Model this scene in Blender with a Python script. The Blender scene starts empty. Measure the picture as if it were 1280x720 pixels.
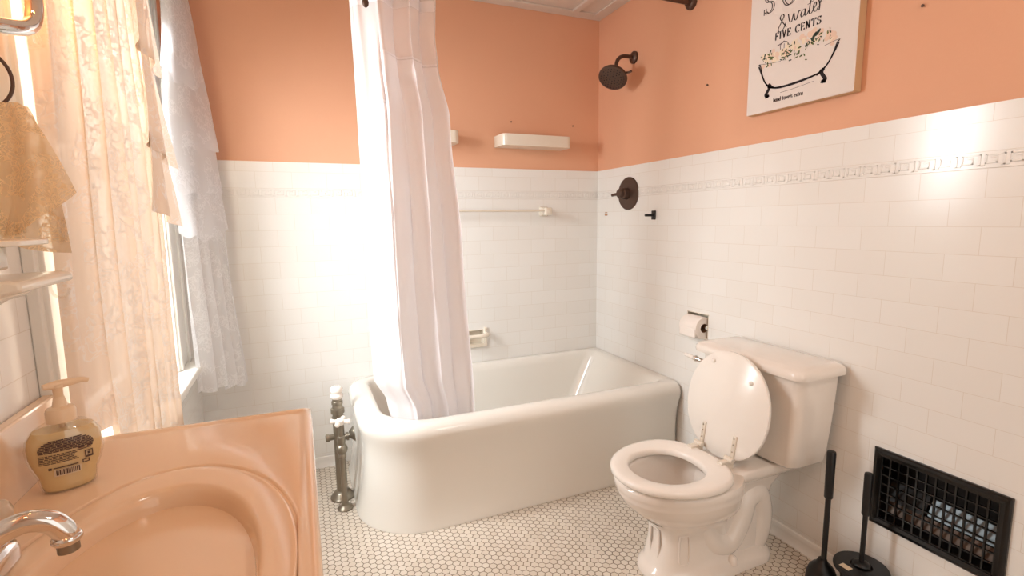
import bpy, bmesh, math, random
from math import sin, cos, pi, radians, sqrt
from mathutils import Vector, Matrix, noise

random.seed(7)
scn = bpy.context.scene
COL = scn.collection

# ------------------------------------------------------------------ helpers
def lin(c):
    c = c / 255.0
    return c / 12.92 if c <= .04045 else ((c + .055) / 1.055) ** 2.4

def rgb(r, g, b):
    return (lin(r), lin(g), lin(b), 1.0)

def new_mat(name):
    m = bpy.data.materials.new(name)
    m.use_nodes = True
    nt = m.node_tree
    bs = nt.nodes['Principled BSDF']
    return m, nt, bs

def mat(name, col, rough=.4, metal=0.0, spec=.5, bump=0.0, bscale=200.0, vary=0.0, vscale=6.0, coat=0.0, sss=0.0):
    m, nt, bs = new_mat(name)
    bs.inputs['Base Color'].default_value = col
    bs.inputs['Roughness'].default_value = rough
    bs.inputs['Metallic'].default_value = metal
    bs.inputs['Specular IOR Level'].default_value = spec
    bs.inputs['Coat Weight'].default_value = coat
    bs.inputs['Coat Roughness'].default_value = .06
    tc = nt.nodes.new('ShaderNodeTexCoord')
    if vary > 0:
        n = nt.nodes.new('ShaderNodeTexNoise'); n.inputs['Scale'].default_value = vscale
        n.inputs['Detail'].default_value = 4
        nt.links.new(tc.outputs['Object'], n.inputs['Vector'])
        mx = nt.nodes.new('ShaderNodeMix'); mx.data_type = 'RGBA'
        mx.inputs['A'].default_value = col
        mx.inputs['B'].default_value = tuple(max(0, c * (1 - vary)) for c in col[:3]) + (1,)
        nt.links.new(n.outputs['Fac'], mx.inputs['Factor'])
        nt.links.new(mx.outputs['Result'], bs.inputs['Base Color'])
    if bump > 0:
        n = nt.nodes.new('ShaderNodeTexNoise'); n.inputs['Scale'].default_value = bscale
        nt.links.new(tc.outputs['Object'], n.inputs['Vector'])
        b = nt.nodes.new('ShaderNodeBump'); b.inputs['Strength'].default_value = bump
        b.inputs['Distance'].default_value = .002
        nt.links.new(n.outputs['Fac'], b.inputs['Height'])
        nt.links.new(b.outputs['Normal'], bs.inputs['Normal'])
    return m

class G:
    """small node-graph helper"""
    def __init__(s, nt): s.nt = nt
    def n(s, t, **k):
        x = s.nt.nodes.new(t)
        for a, b in k.items(): setattr(x, a, b)
        return x
    def l(s, a, b): s.nt.links.new(a, b)
    def m(s, op, a, b=None, c=None, clamp=False):
        x = s.n('ShaderNodeMath', operation=op); x.use_clamp = clamp
        for i, v in enumerate((a, b, c)):
            if v is None: continue
            if isinstance(v, (int, float)): x.inputs[i].default_value = v
            else: s.l(v, x.inputs[i])
        return x.outputs[0]
    def vm(s, op, a, b=None, c=None):
        x = s.n('ShaderNodeVectorMath', operation=op)
        for i, v in enumerate((a, b, c)):
            if v is None: continue
            if isinstance(v, tuple): x.inputs[i].default_value = v
            else: s.l(v, x.inputs[i])
        return x
    def mixc(s, f, a, b):
        x = s.n('ShaderNodeMix', data_type='RGBA')
        for k, v in (('Factor', f), ('A', a), ('B', b)):
            if isinstance(v, (tuple, float, int)): x.inputs[k].default_value = v
            else: s.l(v, x.inputs[k])
        return x.outputs['Result']

def tile_material(name, axis, shift):
    """glazed 6x3 inch wall tile, running bond; axis = 'x' or 'y' is the direction along the wall"""
    m, nt, bs = new_mat(name); g = G(nt)
    tc = g.n('ShaderNodeTexCoord'); sp = g.n('ShaderNodeSeparateXYZ')
    g.l(tc.outputs['Object'], sp.inputs[0])
    along = sp.outputs['X' if axis == 'x' else 'Y']; z = sp.outputs['Z']
    up = g.m('GREATER_THAN', z, 1.3375)
    zz = g.m('SUBTRACT', z, g.m('MULTIPLY_ADD', up, .043, 1.316))
    zz = g.m('ADD', zz, .0737 * 20)
    aa = g.m('ADD', along, 30 * .151 + shift)
    cb = g.n('ShaderNodeCombineXYZ'); g.l(aa, cb.inputs[0]); g.l(zz, cb.inputs[1])
    br = g.n('ShaderNodeTexBrick'); br.offset = .5; br.offset_frequency = 2
    g.l(cb.outputs[0], br.inputs['Vector'])
    br.inputs['Scale'].default_value = 1.0
    br.inputs['Mortar Size'].default_value = .0008
    br.inputs['Mortar Smooth'].default_value = .3
    br.inputs['Brick Width'].default_value = .151
    br.inputs['Row Height'].default_value = .0737
    br.inputs['Color1'].default_value = rgb(240, 238, 234)
    br.inputs['Color2'].default_value = rgb(238, 235, 230)
    br.inputs['Mortar'].default_value = rgb(226, 219, 209)
    g.l(br.outputs['Color'], bs.inputs['Base Color'])
    bs.inputs['Roughness'].default_value = .18
    nz = g.n('ShaderNodeTexNoise'); nz.inputs['Scale'].default_value = 9.0
    g.l(tc.outputs['Object'], nz.inputs['Vector'])
    h = g.m('SUBTRACT', g.m('MULTIPLY', nz.outputs['Fac'], .5), br.outputs['Fac'])
    b = g.n('ShaderNodeBump'); b.inputs['Strength'].default_value = .22; b.inputs['Distance'].default_value = .0012
    g.l(h, b.inputs['Height']); g.l(b.outputs['Normal'], bs.inputs['Normal'])
    return m

def hex_material():
    m, nt, bs = new_mat('hex_floor_tile'); g = G(nt)
    tc = g.n('ShaderNodeTexCoord')
    p = g.vm('SCALE', tc.outputs['Object']); p.inputs['Scale'].default_value = 1 / .0262
    h = (sqrt(3) / 2, .5, 1.0); hm = tuple(-v for v in h)
    a = g.vm('WRAP', p.outputs[0], h, hm)
    pb = g.vm('ADD', p.outputs[0], h)
    b = g.vm('WRAP', pb.outputs[0], h, hm)
    def xy(v):
        s = g.n('ShaderNodeSeparateXYZ'); g.l(v.outputs[0], s.inputs[0]); return s.outputs[0], s.outputs[1]
    ax, ay = xy(a); bx, by = xy(b)
    da = g.m('ADD', g.m('MULTIPLY', ax, ax), g.m('MULTIPLY', ay, ay))
    db = g.m('ADD', g.m('MULTIPLY', bx, bx), g.m('MULTIPLY', by, by))
    sel = g.m('LESS_THAN', da, db)
    def mixf(u, v):
        return g.m('ADD', g.m('MULTIPLY', sel, u), g.m('MULTIPLY', g.m('SUBTRACT', 1.0, sel), v))
    gx, gy = mixf(ax, bx), mixf(ay, by)
    X, Y = g.m('ABSOLUTE', gx), g.m('ABSOLUTE', gy)
    d = g.m('MAXIMUM', Y, g.m('ADD', g.m('MULTIPLY', X, sqrt(3) / 2), g.m('MULTIPLY', Y, .5)))
    rr = g.n('ShaderNodeMapRange', interpolation_type='SMOOTHSTEP'); g.l(d, rr.inputs['Value'])
    rr.inputs['From Min'].default_value = .435; rr.inputs['From Max'].default_value = .468
    grout = rr.outputs[0]
    px, py = xy(p)
    idc = g.n('ShaderNodeCombineXYZ')
    g.l(g.m('ROUND', g.m('MULTIPLY', g.m('SUBTRACT', px, gx), 2 / sqrt(3))), idc.inputs[0])
    g.l(g.m('ROUND', g.m('MULTIPLY', g.m('SUBTRACT', py, gy), 2.0)), idc.inputs[1])
    wn = g.n('ShaderNodeTexWhiteNoise'); g.l(idc.outputs[0], wn.inputs['Vector'])
    tile = g.mixc(wn.outputs['Value'], rgb(226, 216, 203), rgb(217, 205, 190))
    nz = g.n('ShaderNodeTexNoise'); nz.inputs['Scale'].default_value = 5; nz.inputs['Detail'].default_value = 5
    g.l(tc.outputs['Object'], nz.inputs['Vector'])
    gr = g.mixc(nz.outputs['Fac'], rgb(150, 132, 106), rgb(92, 74, 54))
    g.l(g.mixc(grout, tile, gr), bs.inputs['Base Color'])
    g.l(g.m('MULTIPLY_ADD', grout, .5, .3), bs.inputs['Roughness'])
    bp = g.n('ShaderNodeBump'); bp.inputs['Strength'].default_value = .5; bp.inputs['Distance'].default_value = .0015
    g.l(g.m('SUBTRACT', 1.0, grout), bp.inputs['Height']); g.l(bp.outputs['Normal'], bs.inputs['Normal'])
    return m

def cloth_material(name, col, transp, transl, lace=0.0, weave=0.0, lscale=26.0, glint=0.0):
    """woven cloth: diffuse + translucent, with a see-through weave; lace > 0 adds an openwork flower pattern"""
    m, nt, bs = new_mat(name); g = G(nt)
    nt.nodes.remove(bs)
    out = nt.nodes['Material Output']
    df = g.n('ShaderNodeBsdfDiffuse'); df.inputs['Color'].default_value = col
    tl = g.n('ShaderNodeBsdfTranslucent'); tl.inputs['Color'].default_value = col
    m1 = g.n('ShaderNodeMixShader'); m1.inputs[0].default_value = transl
    g.l(df.outputs[0], m1.inputs[1]); g.l(tl.outputs[0], m1.inputs[2])
    tp = g.n('ShaderNodeBsdfTransparent')
    m2 = g.n('ShaderNodeMixShader')
    g.l(m1.outputs[0], m2.inputs[1]); g.l(tp.outputs[0], m2.inputs[2])
    m2.inputs[0].default_value = transp
    top = m2
    tc = g.n('ShaderNodeTexCoord')
    if lace > 0:
        wp = g.n('ShaderNodeTexNoise'); wp.inputs['Scale'].default_value = lscale * .55; wp.inputs['Detail'].default_value = 2
        g.l(tc.outputs['Object'], wp.inputs['Vector'])
        off = g.vm('SCALE', wp.outputs['Color']); off.inputs['Scale'].default_value = .16
        ad = g.vm('ADD', tc.outputs['Object'], off.outputs[0])
        vo = g.n('ShaderNodeTexVoronoi', feature='DISTANCE_TO_EDGE'); vo.inputs['Scale'].default_value = lscale
        g.l(ad.outputs[0], vo.inputs['Vector'])
        vr = g.n('ShaderNodeTexVoronoi', feature='F1'); vr.inputs['Scale'].default_value = lscale * .8
        g.l(ad.outputs[0], vr.inputs['Vector'])
        e1 = g.m('LESS_THAN', vo.outputs['Distance'], .07)
        ring = g.m('LESS_THAN', g.m('ABSOLUTE', g.m('SUBTRACT', vr.outputs['Distance'], .3)), .06)
        nz = g.n('ShaderNodeTexNoise'); nz.inputs['Scale'].default_value = lscale * .35; nz.inputs['Detail'].default_value = 1
        g.l(tc.outputs['Object'], nz.inputs['Vector'])
        pat = g.m('MULTIPLY', g.m('MAXIMUM', e1, ring), g.m('GREATER_THAN', nz.outputs['Fac'], .46))
        fac = g.m('MULTIPLY', g.m('SUBTRACT', 1.0, g.m('MULTIPLY', pat, lace)), transp)
        g.l(fac, m2.inputs[0])
        if glint > 0:
            gl = g.n('ShaderNodeBsdfGlossy'); gl.inputs['Roughness'].default_value = .38
            gl.inputs['Color'].default_value = (.95, .95, .95, 1)
            m3 = g.n('ShaderNodeMixShader'); g.l(g.m('MULTIPLY', pat, glint), m3.inputs[0])
            g.l(m2.outputs[0], m3.inputs[1]); g.l(gl.outputs[0], m3.inputs[2])
            bp = g.n('ShaderNodeBump'); bp.inputs['Strength'].default_value = 1.0; bp.inputs['Distance'].default_value = .004
            g.l(vo.outputs['Distance'], bp.inputs['Height']); g.l(bp.outputs['Normal'], gl.inputs['Normal'])
            top = m3
    if weave > 0:
        ck = g.n('ShaderNodeTexChecker'); ck.inputs['Scale'].default_value = weave
        g.l(tc.outputs['UV'], ck.inputs['Vector'])
        bp = g.n('ShaderNodeBump'); bp.inputs['Strength'].default_value = .35; bp.inputs['Distance'].default_value = .002
        g.l(ck.outputs['Fac'], bp.inputs['Height']); g.l(bp.outputs['Normal'], df.inputs['Normal'])
    g.l(top.outputs[0], out.inputs['Surface'])
    return m

def glass_material(name, tint, gloss=.08):
    m, nt, bs = new_mat(name); g = G(nt); nt.nodes.remove(bs)
    out = nt.nodes['Material Output']
    tp = g.n('ShaderNodeBsdfTransparent'); tp.inputs['Color'].default_value = tint
    gl = g.n('ShaderNodeBsdfGlossy'); gl.inputs['Roughness'].default_value = .03
    mx = g.n('ShaderNodeMixShader'); mx.inputs[0].default_value = gloss
    g.l(tp.outputs[0], mx.inputs[1]); g.l(gl.outputs[0], mx.inputs[2]); g.l(mx.outputs[0], out.inputs['Surface'])
    return m

# ------------------------------------------------------------------ mesh helpers
def obj(name, bm, m, parent=None, smooth=True, bevel=0.0, bseg=2, angle=40):
    me = bpy.data.meshes.new(name)
    bmesh.ops.recalc_face_normals(bm, faces=bm.faces)
    bm.to_mesh(me); bm.free()
    o = bpy.data.objects.new(name, me); COL.objects.link(o)
    for mm in (m if isinstance(m, (list, tuple)) else [m]): me.materials.append(mm)
    if smooth:
        me.polygons.foreach_set('use_smooth', [True] * len(me.polygons))
        try: me.set_sharp_from_angle(angle=radians(angle))
        except Exception: pass
    if bevel > 0:
        md = o.modifiers.new('bevel', 'BEVEL'); md.width = bevel; md.segments = bseg; md.limit_method = 'ANGLE'
        md.angle_limit = radians(35); md.harden_normals = False
    if parent is not None:
        o.parent = parent
        o.matrix_parent_inverse = Matrix.Translation(-parent.location) if parent.type == 'EMPTY' else Matrix.Identity(4)
        if parent.type != 'EMPTY' and parent.parent is None:
            o.matrix_parent_inverse = Matrix.Identity(4)
    return o

def thing(name, label, cat, loc=(0, 0, 0), group=None):
    o = bpy.data.objects.new(name, None); COL.objects.link(o)
    o.location = loc; o.empty_display_size = .05
    o['label'] = label; o['category'] = cat
    if group: o['group'] = group
    return o

def tag(o, label, cat, group=None):
    o['label'] = label; o['category'] = cat
    if group: o['group'] = group
    return o

def struct(o):
    o['kind'] = 'structure'; return o

def box(bm, x0, x1, y0, y1, z0, z1):
    v = [bm.verts.new(p) for p in ((x0, y0, z0), (x1, y0, z0), (x1, y1, z0), (x0, y1, z0), (x0, y0, z1), (x1, y0, z1), (x1, y1, z1), (x0, y1, z1))]
    for f in ((0, 3, 2, 1), (4, 5, 6, 7), (0, 1, 5, 4), (1, 2, 6, 5), (2, 3, 7, 6), (3, 0, 4, 7)):
        bm.faces.new([v[i] for i in f])
    return v

def bx(*a):
    bm = bmesh.new(); box(bm, *a); return bm

def loft(bm, loops, cap0=True, cap1=True, closed=True):
    vs = [[bm.verts.new(p) for p in L] for L in loops]
    n = len(loops[0])
    for a, b in zip(vs, vs[1:]):
        for i in range(n if closed else n - 1):
            j = (i + 1) % n
            bm.faces.new((a[i], a[j], b[j], b[i]))
    if cap0: bm.faces.new(list(reversed(vs[0])))
    if cap1: bm.faces.new(vs[-1])
    return vs

def frame_axes(d):
    d = Vector(d).normalized()
    u = Vector((0, 0, 1)) if abs(d.z) < .9 else Vector((1, 0, 0))
    a = d.cross(u).normalized(); b = d.cross(a).normalized()
    return a, b

def lathe(bm, prof, axis=(0, 0, 1), o=(0, 0, 0), n=32, cap0=True, cap1=True):
    """prof = [(distance along axis, radius)]"""
    d = Vector(axis).normalized(); a, b = frame_axes(d); o = Vector(o)
    loops = []
    for t, r in prof:
        r = max(r, 1e-5)
        loops.append([o + d * t + a * (r * cos(2 * pi * k / n)) + b * (r * sin(2 * pi * k / n)) for k in range(n)])
    loft(bm, loops, cap0, cap1)

def tube(bm, pts, r, n=12, closed=False):
    pts = [Vector(p) for p in pts]
    rs = r if isinstance(r, (list, tuple)) else [r] * len(pts)
    loops = []; pa = None
    N = len(pts)
    for i, p in enumerate(pts):
        if closed: t = pts[(i + 1) % N] - pts[i - 1]
        else: t = pts[min(i + 1, N - 1)] - pts[max(i - 1, 0)]
        t.normalize()
        if pa is None: pa, _ = frame_axes(t)
        a = (pa - t * pa.dot(t)).normalized(); b = t.cross(a); pa = a
        loops.append([p + a * (rs[i] * cos(2 * pi * k / n)) + b * (rs[i] * sin(2 * pi * k / n)) for k in range(n)])
    if closed:
        loops.append(loops[0]); loft(bm, loops, False, False); bmesh.ops.remove_doubles(bm, verts=bm.verts, dist=1e-6)
    else: loft(bm, loops)

def bez(p0, p1, p2, p3, n=12):
    p0, p1, p2, p3 = map(Vector, (p0, p1, p2, p3))
    return [p0 * (1 - t) ** 3 + p1 * 3 * t * (1 - t) ** 2 + p2 * 3 * t * t * (1 - t) + p3 * t ** 3 for t in [i / n for i in range(n + 1)]]

def smooth_path(pts, n=6):
    """Catmull-Rom through pts"""
    P = [Vector(p) for p in pts]; out = []
    for i in range(len(P) - 1):
        a = P[max(i - 1, 0)]; b = P[i]; c = P[i + 1]; d = P[min(i + 2, len(P) - 1)]
        for k in range(n):
            t = k / n
            out.append(.5 * ((2 * b) + (c - a) * t + (2 * a - 5 * b + 4 * c - d) * t * t + (3 * b - a - 3 * c + d) * t ** 3))
    out.append(P[-1]); return out

def interp(tab, z):
    """piecewise-linear table [(z, v)] sorted ascending in z"""
    if z <= tab[0][0]: return tab[0][1]
    for (a, va), (b, vb) in zip(tab, tab[1:]):
        if z <= b: 
            t = (z - a) / (b - a); t = t * t * (3 - 2 * t) * .5 + t * .5
            return va + (vb - va) * t
    return tab[-1][1]

def sheet(bm, f, nu, nv, uv=None):
    """surface f(u,v) on a grid, with a UV map in metres"""
    lay = bm.loops.layers.uv.verify()
    V = [[bm.verts.new(f(i / nu, j / nv)) for i in range(nu + 1)] for j in range(nv + 1)]
    for j in range(nv):
        for i in range(nu):
            fc = bm.faces.new((V[j][i], V[j][i + 1], V[j + 1][i + 1], V[j + 1][i]))
            for lp, (a, b) in zip(fc.loops, ((i, j), (i + 1, j), (i + 1, j + 1), (i, j + 1))):
                lp[lay].uv = (a / nu * (uv or (1, 1))[0], b / nv * (uv or (1, 1))[1])
    return V

def rrect(x0, x1, y0, y1, R, n=14):
    """rounded rectangle, R = radii (x0y0, x1y0, x1y1, x0y1), counter-clockwise from the first corner"""
    out = []
    for (cx, cy, r, a0) in ((x0 + R[0], y0 + R[0], R[0], pi), (x1 - R[1], y0 + R[1], R[1], 1.5 * pi), (x1 - R[2], y1 - R[2], R[2], 0), (x0 + R[3], y1 - R[3], R[3], .5 * pi)):
        for k in range(n + 1):
            a = a0 + .5 * pi * k / n
            out.append((cx + r * cos(a), cy + r * sin(a)))
    return out

# ------------------------------------------------------------------ materials
TILE_R = tile_material('wall_tile_right', 'y', .016)
TILE_B = tile_material('wall_tile_back', 'x', .05)
TILE_L = tile_material('wall_tile_left', 'y', .03)
PAINT = mat('peach_paint', rgb(233, 177, 144), .55, spec=.3, bump=.12, bscale=260, vary=.05, vscale=3)
CEIL = mat('ceiling_paint', rgb(226, 212, 200), .7, vary=.06, vscale=4)
HEX = hex_material()
GLAZE = mat('glazed_tile_white', rgb(240, 237, 232), .15)
ENAMEL = mat('tub_enamel', rgb(240, 236, 228), .16, coat=.3, vary=.04, vscale=3)
PORC = mat('porcelain', rgb(240, 231, 222), .1, coat=.4)
SEATW = mat('seat_white', rgb(243, 236, 228), .22)
CERAMIC = mat('ceramic_cream', rgb(236, 226, 210), .18)
BRONZE = mat('oil_rubbed_bronze', rgb(92, 72, 62), .42, .6)
CHROME = mat('chrome', rgb(225, 222, 218), .07, 1.0)
NICKEL = mat('aged_nickel', rgb(158, 148, 132), .36, .75, vary=.35, vscale=30)
BLACK = mat('black_plastic', rgb(13, 12, 13), .42)
BLACKM = mat('black_enamel_metal', rgb(11, 10, 10), .22)
DUCT = mat('duct_dark', rgb(22, 19, 17), .6)
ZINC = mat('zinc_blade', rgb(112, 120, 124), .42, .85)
RUST = mat('rust', rgb(176, 120, 70), .8)
MARBLE = mat('cultured_marble', rgb(240, 208, 176), .16, coat=.35, vary=.03, vscale=5)
CABINET = mat('vanity_paint', rgb(214, 172, 132), .45, vary=.06, vscale=8)
WOODW = mat('window_paint', rgb(236, 234, 228), .35)
SHADE = mat('shade_cloth', rgb(222, 228, 220), .8)
CANVAS = mat('canvas_white', rgb(232, 222, 215), .75, bump=.15, bscale=900)
CANVEDGE = mat('canvas_edge', rgb(205, 168, 128), .8)
INK = mat('ink', rgb(38, 30, 34), .8)
INKG = mat('ink_grey', rgb(92, 80, 82), .8)
LEAF = mat('leaf_print', rgb(92, 104, 58), .8)
DLEAF = mat('dark_leaf_print', rgb(52, 66, 56), .8)
FLOWER = mat('flower_print', rgb(240, 224, 200), .8)
PEACHF = mat('pink_flower_print', rgb(234, 206, 186), .8)
PAPER = mat('tissue_paper', rgb(243, 234, 226), .9, bump=.2, bscale=300)
CARD = mat('cardboard', rgb(120, 88, 62), .9)
SOAP = mat('cream_soap', rgb(232, 205, 152), .22, coat=.5)
CLEARP = glass_material('clear_plastic', (.96, .95, .93, 1), .1)
PUMP = mat('pump_plastic', rgb(240, 212, 178), .3)
LABELI = mat('label_ink', rgb(88, 66, 58), .6)
LABELW = mat('label_white', rgb(225, 205, 175), .6)
GLASS = glass_material('window_glass', (.98, 1, 1, 1), .05)
FROST = glass_material('frosted_glass', (.97, .93, .86, 1), .06)
SHEER = cloth_material('lamp_tinted_sheer', rgb(246, 228, 210), .025, .045, lace=1.0, lscale=30, glint=.35)  # white lace, warm lamp light put into its colour as peach
LACEW = cloth_material('white_lace', rgb(251, 251, 253), .12, .60, lace=1.0, lscale=34)
LACET = cloth_material('cream_lace', rgb(236, 208, 168), .32, .25, lace=1.0, lscale=60)
SCURT = cloth_material('waffle_cotton', rgb(250, 247, 250), .03, .30, weave=1.0)
SVOIL = cloth_material('voile', rgb(249, 246, 248), .22, .30, weave=1.0)
SCURT.node_tree.nodes  # woven cloth

XL, YF, ZC, ZT = -2.07, -3.3, 2.31, 1.477     # left wall, open front, ceiling, tile line

# ------------------------------------------------------------------ room shell
def wall(name, axis, pos, inward, a0, a1, holes, tile):
    """wall with rectangular holes [(a0,a1,z0,z1)]; tile face lies at pos, paint 6 mm behind it"""
    bm = bmesh.new()
    A = sorted({a0, a1} | {h[0] for h in holes} | {h[1] for h in holes})
    Z = sorted({0.0, ZT, ZC} | {h[2] for h in holes} | {h[3] for h in holes})
    def P(a, z, d):
        q = pos - inward * d
        return (q, a, z) if axis == 'x' else (a, q, z)
    for i in range(len(A) - 1):
        for j in range(len(Z) - 1):
            am, zm = (A[i] + A[i + 1]) / 2, (Z[j] + Z[j + 1]) / 2
            if any(h[0] < am < h[1] and h[2] < zm < h[3] for h in holes): continue
            d = 0 if zm < ZT else .006
            f = bm.faces.new([bm.verts.new(P(a, z, d)) for a, z in ((A[i], Z[j]), (A[i + 1], Z[j]), (A[i + 1], Z[j + 1]), (A[i], Z[j + 1]))])
            f.material_index = 0 if zm < ZT else 1
            if abs(Z[j + 1] - ZT) < 1e-6:
                f = bm.faces.new([bm.verts.new(P(a, ZT, dd)) for a, dd in ((A[i], 0), (A[i + 1], 0), (A[i + 1], .006), (A[i], .006))])
                f.material_index = 0
    bmesh.ops.remove_doubles(bm, verts=bm.verts, dist=1e-6)
    o = obj(name, bm, [tile, PAINT], smooth=False)
    me = o.data
    want = Vector((inward, 0, 0)) if axis == 'x' else Vector((0, inward, 0))
    fl = [p for p in me.polygons if p.normal.dot(want) < -.5]
    if fl:
        b2 = bmesh.new(); b2.from_mesh(me); b2.faces.ensure_lookup_table()
        bmesh.ops.reverse_faces(b2, faces=[b2.faces[p.index] for p in fl]); b2.to_mesh(me); b2.free()
    return struct(o)

TP = (-.905, -.771, .672, .783)           # paper recess in the right wall (y0,y1,z0,z1)
VN = (-1.935, -1.645, .262, .468)         # register opening
SD = (-.86, -.716, .528, .612)            # soap recess in the back wall (x0,x1,z0,z1)
WN = (-1.31, -.460, .70, 2.08)             # window opening in the left wall
wall('wall_right', 'x', 0.0, -1, YF, 0.006, [TP, VN], TILE_R)
wall('wall_back', 'y', 0.0, -1, XL - .006, .006, [SD], TILE_B)
wall('wall_left', 'x', XL, 1, YF, .006, [WN], TILE_L)
bm = bmesh.new(); box(bm, XL, -1.20, YF - .1, YF, 0, ZC); box(bm, -1.20, 0, YF - .1, YF, 2.12, ZC); struct(obj('wall_front_unseen', bm, CEIL, smooth=False))  # unseen wall with a gap, put in to keep world light off the sink
bm = bmesh.new(); box(bm, XL - .05, .05, YF, .05, -.06, 0); struct(obj('floor', bm, HEX, smooth=False))
bm = bmesh.new(); box(bm, XL - .05, .05, YF, .05, ZC, ZC + .06); struct(obj('ceiling', bm, CEIL, smooth=False))

# ceiling battens and edge strips
def strip(name, *b):
    return struct(obj(name, bx(*b), CEIL, bevel=.003))
strip('trim_1', -.062, .006, YF, 0.006, ZC - .010, ZC)
strip('trim_2', XL, -.062, -.062, 0.006, ZC - .010, ZC)
strip('trim_3', -.205, -.168, YF, -.062, ZC - .014, ZC)
strip('trim_4', -1.19, -1.15, YF, -.062, ZC - .014, ZC)

# sanitary cove base
def cove(name, along, a0, a1):
    bm = bmesh.new(); prof = [(0, .048), (.004, .048), (.008, .045), (.009, .03), (.011, .018), (.017, .008), (.026, 0.0005), (0, 0.0005)]
    loops = []
    for a in (a0, a1):
        loops.append([(-d, a, z) if along == 'y' else (a, -d, z) for d, z in prof])
    loft(bm, loops)
    return struct(obj(name, bm, GLAZE, angle=50))
cove('baseboard_right', 'y', YF, -.775)
cove('baseboard_back', 'x', XL, -1.49)

# greek key border, a raised relief strip on the tile
def greek(name, axis, n0, n1, a_start, pos):
    bm = bmesh.new()
    z0 = 1.316; H = .043; U = .151 / 3
    def B(a0, a1, z0_, z1_, d):
        if axis == 'y': box(bm, pos - d, pos, min(a0, a1), max(a0, a1), z0_, z1_)
        else: box(bm, min(a0, a1), max(a0, a1), pos - d, pos, z0_, z1_)
    tot0, tot1 = a_start + n0 * U, a_start + n1 * U
    B(tot0, tot1, z0 + .0006, z0 + H - .0006, .0015)
    w = .0042; zb, zt = z0 + .0065, z0 + H - .0065
    for k in range(n0, n1):
        s = a_start + k * U
        def q(a0, a1, b0, b1): B(s + a0 * U, s + a1 * U, zb + b0 * (zt - zb), zb + b1 * (zt - zb), .0030)
        ww = w / U; hh = w / (zt - zb)
        q(.04, .04 + ww, 0, 1); q(.04, .86, 1 - hh, 1); q(.86 - ww, .86, .18, 1)
        q(.34, .86, .18, .18 + hh); q(.34, .34 + ww, .18, .66); q(.34, .62, .66 - hh * .2, .66 + hh * .8)
        q(.86, 1.04, 0, hh); q(.04, .2, 0, hh)
    return struct(obj(name, bm, GLAZE, bevel=.0009, bseg=1))
greek('trim_5', 'y', -65, 0, -.002, 0.0)
greek('trim_6', 'x', -40, 0, -.006, 0.0)

# ------------------------------------------------------------------ window in the left wall
win = thing('window_1', 'white painted sash window behind the lace curtains', 'window', (XL, -.855, .7)); win['kind'] = 'structure'
wy0, wy1, wz0, wz1 = WN
bm = bmesh.new()   # casing with a stepped profile
for (a0, a1, b0, b1) in ((wy0 - .12, wy0, wz0 - .03, wz1 + .12), (wy1, wy1 + .185, wz0 - .03, wz1 + .12)):
    box(bm, XL, XL + .02, a0, a1, b0, b1)
    box(bm, XL, XL + .028, a0 + .012, a0 + .04, b0, b1); box(bm, XL, XL + .028, a1 - .04, a1 - .012, b0, b1)
box(bm, XL, XL + .024, wy0 - .12, wy1 + .185, wz1, wz1 + .12)
obj('casing', bm, WOODW, win, bevel=.003)
bm = bmesh.new()
box(bm, XL - .16, XL, wy0, wy0 + .012, wz0, wz1); box(bm, XL - .16, XL, wy1 - .012, wy1, wz0, wz1); box(bm, XL - .16, XL, wy0, wy1, wz1 - .012, wz1)
obj('jamb', bm, WOODW, win, smooth=False)
bm = bmesh.new(); box(bm, XL - .16, XL + .075, wy0 - .12, wy1 + .225, wz0 - .058, wz0 - .03); obj('stool', bm, WOODW, win, bevel=.008, bseg=3)
bm = bmesh.new(); box(bm, XL, XL + .018, wy0 - .12, wy1 + .12, wz0 - .145, wz0 - .058); obj('apron', bm, WOODW, win, bevel=.004)
for nm, x, z0, z1 in (('sash', XL - .095, wz0 - .03, 1.40), ('sash', XL - .135, 1.36, wz1 - .012)):
    bm = bmesh.new(); s0, s1 = wy0 + .012, wy1 - .012
    box(bm, x - .018, x + .018, s0, s0 + .05, z0, z1); box(bm, x - .018, x + .018, s1 - .05, s1, z0, z1)
    box(bm, x - .018, x + .018, s0, s1, z0, z0 + .06); box(bm, x - .018, x + .018, s0, s1, z1 - .04, z1)
    sa = obj(nm, bm, WOODW, win, bevel=.003)
    g_ = obj('pane', bx(x - .002, x + .002, s0 + .05, s1 - .05, z0 + .06, z1 - .04), GLASS, win, smooth=False)

# roller shade with a scalloped hem
sh = thing('roller_shade', 'pale window shade with scalloped hem at the top of the window', 'window shade', (XL + .03, -.855, 2.09))
def fsh(u, v):
    y = wy0 - .05 + u * (wy1 - wy0 + .10)
    zb = 1.915 - .05 * abs(sin(pi * (y + .46 + .14) / .28))
    return (XL + .031 + .003 * sin(v * pi), y, 2.09 + (zb - 2.09) * v)
bm = bmesh.new(); sheet(bm, fsh, 90, 10); o = obj('shade_cloth', bm, SHADE, sh); md = o.modifiers.new('thick', 'SOLIDIFY'); md.thickness = .0012
bm = bmesh.new(); lathe(bm, [(0, .013), (1.06, .013)], (0, 1, 0), (XL + .042, -1.385, 2.105), 20); obj('roller', bm, SHADE, sh)

# curtain rod over the window
cr = thing('curtain_rod', 'slim white curtain rod above the lace curtains', 'curtain rod', (XL + .07, -.8, 2.17))
bm = bmesh.new(); tube(bm, [(XL + .002, -1.49, 2.17), (XL + .05, -1.49, 2.17), (XL + .075, -1.46, 2.17), (XL + .075, -.12, 2.17), (XL + .05, -.08, 2.17), (XL + .002, -.08, 2.17)], .006, 10); obj('rod', bm, WOODW, cr)

# ------------------------------------------------------------------ lace curtains
def wob(x, y, z, s, a):
    return a * noise.noise(Vector((x * s, y * s, z * s)))

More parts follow.
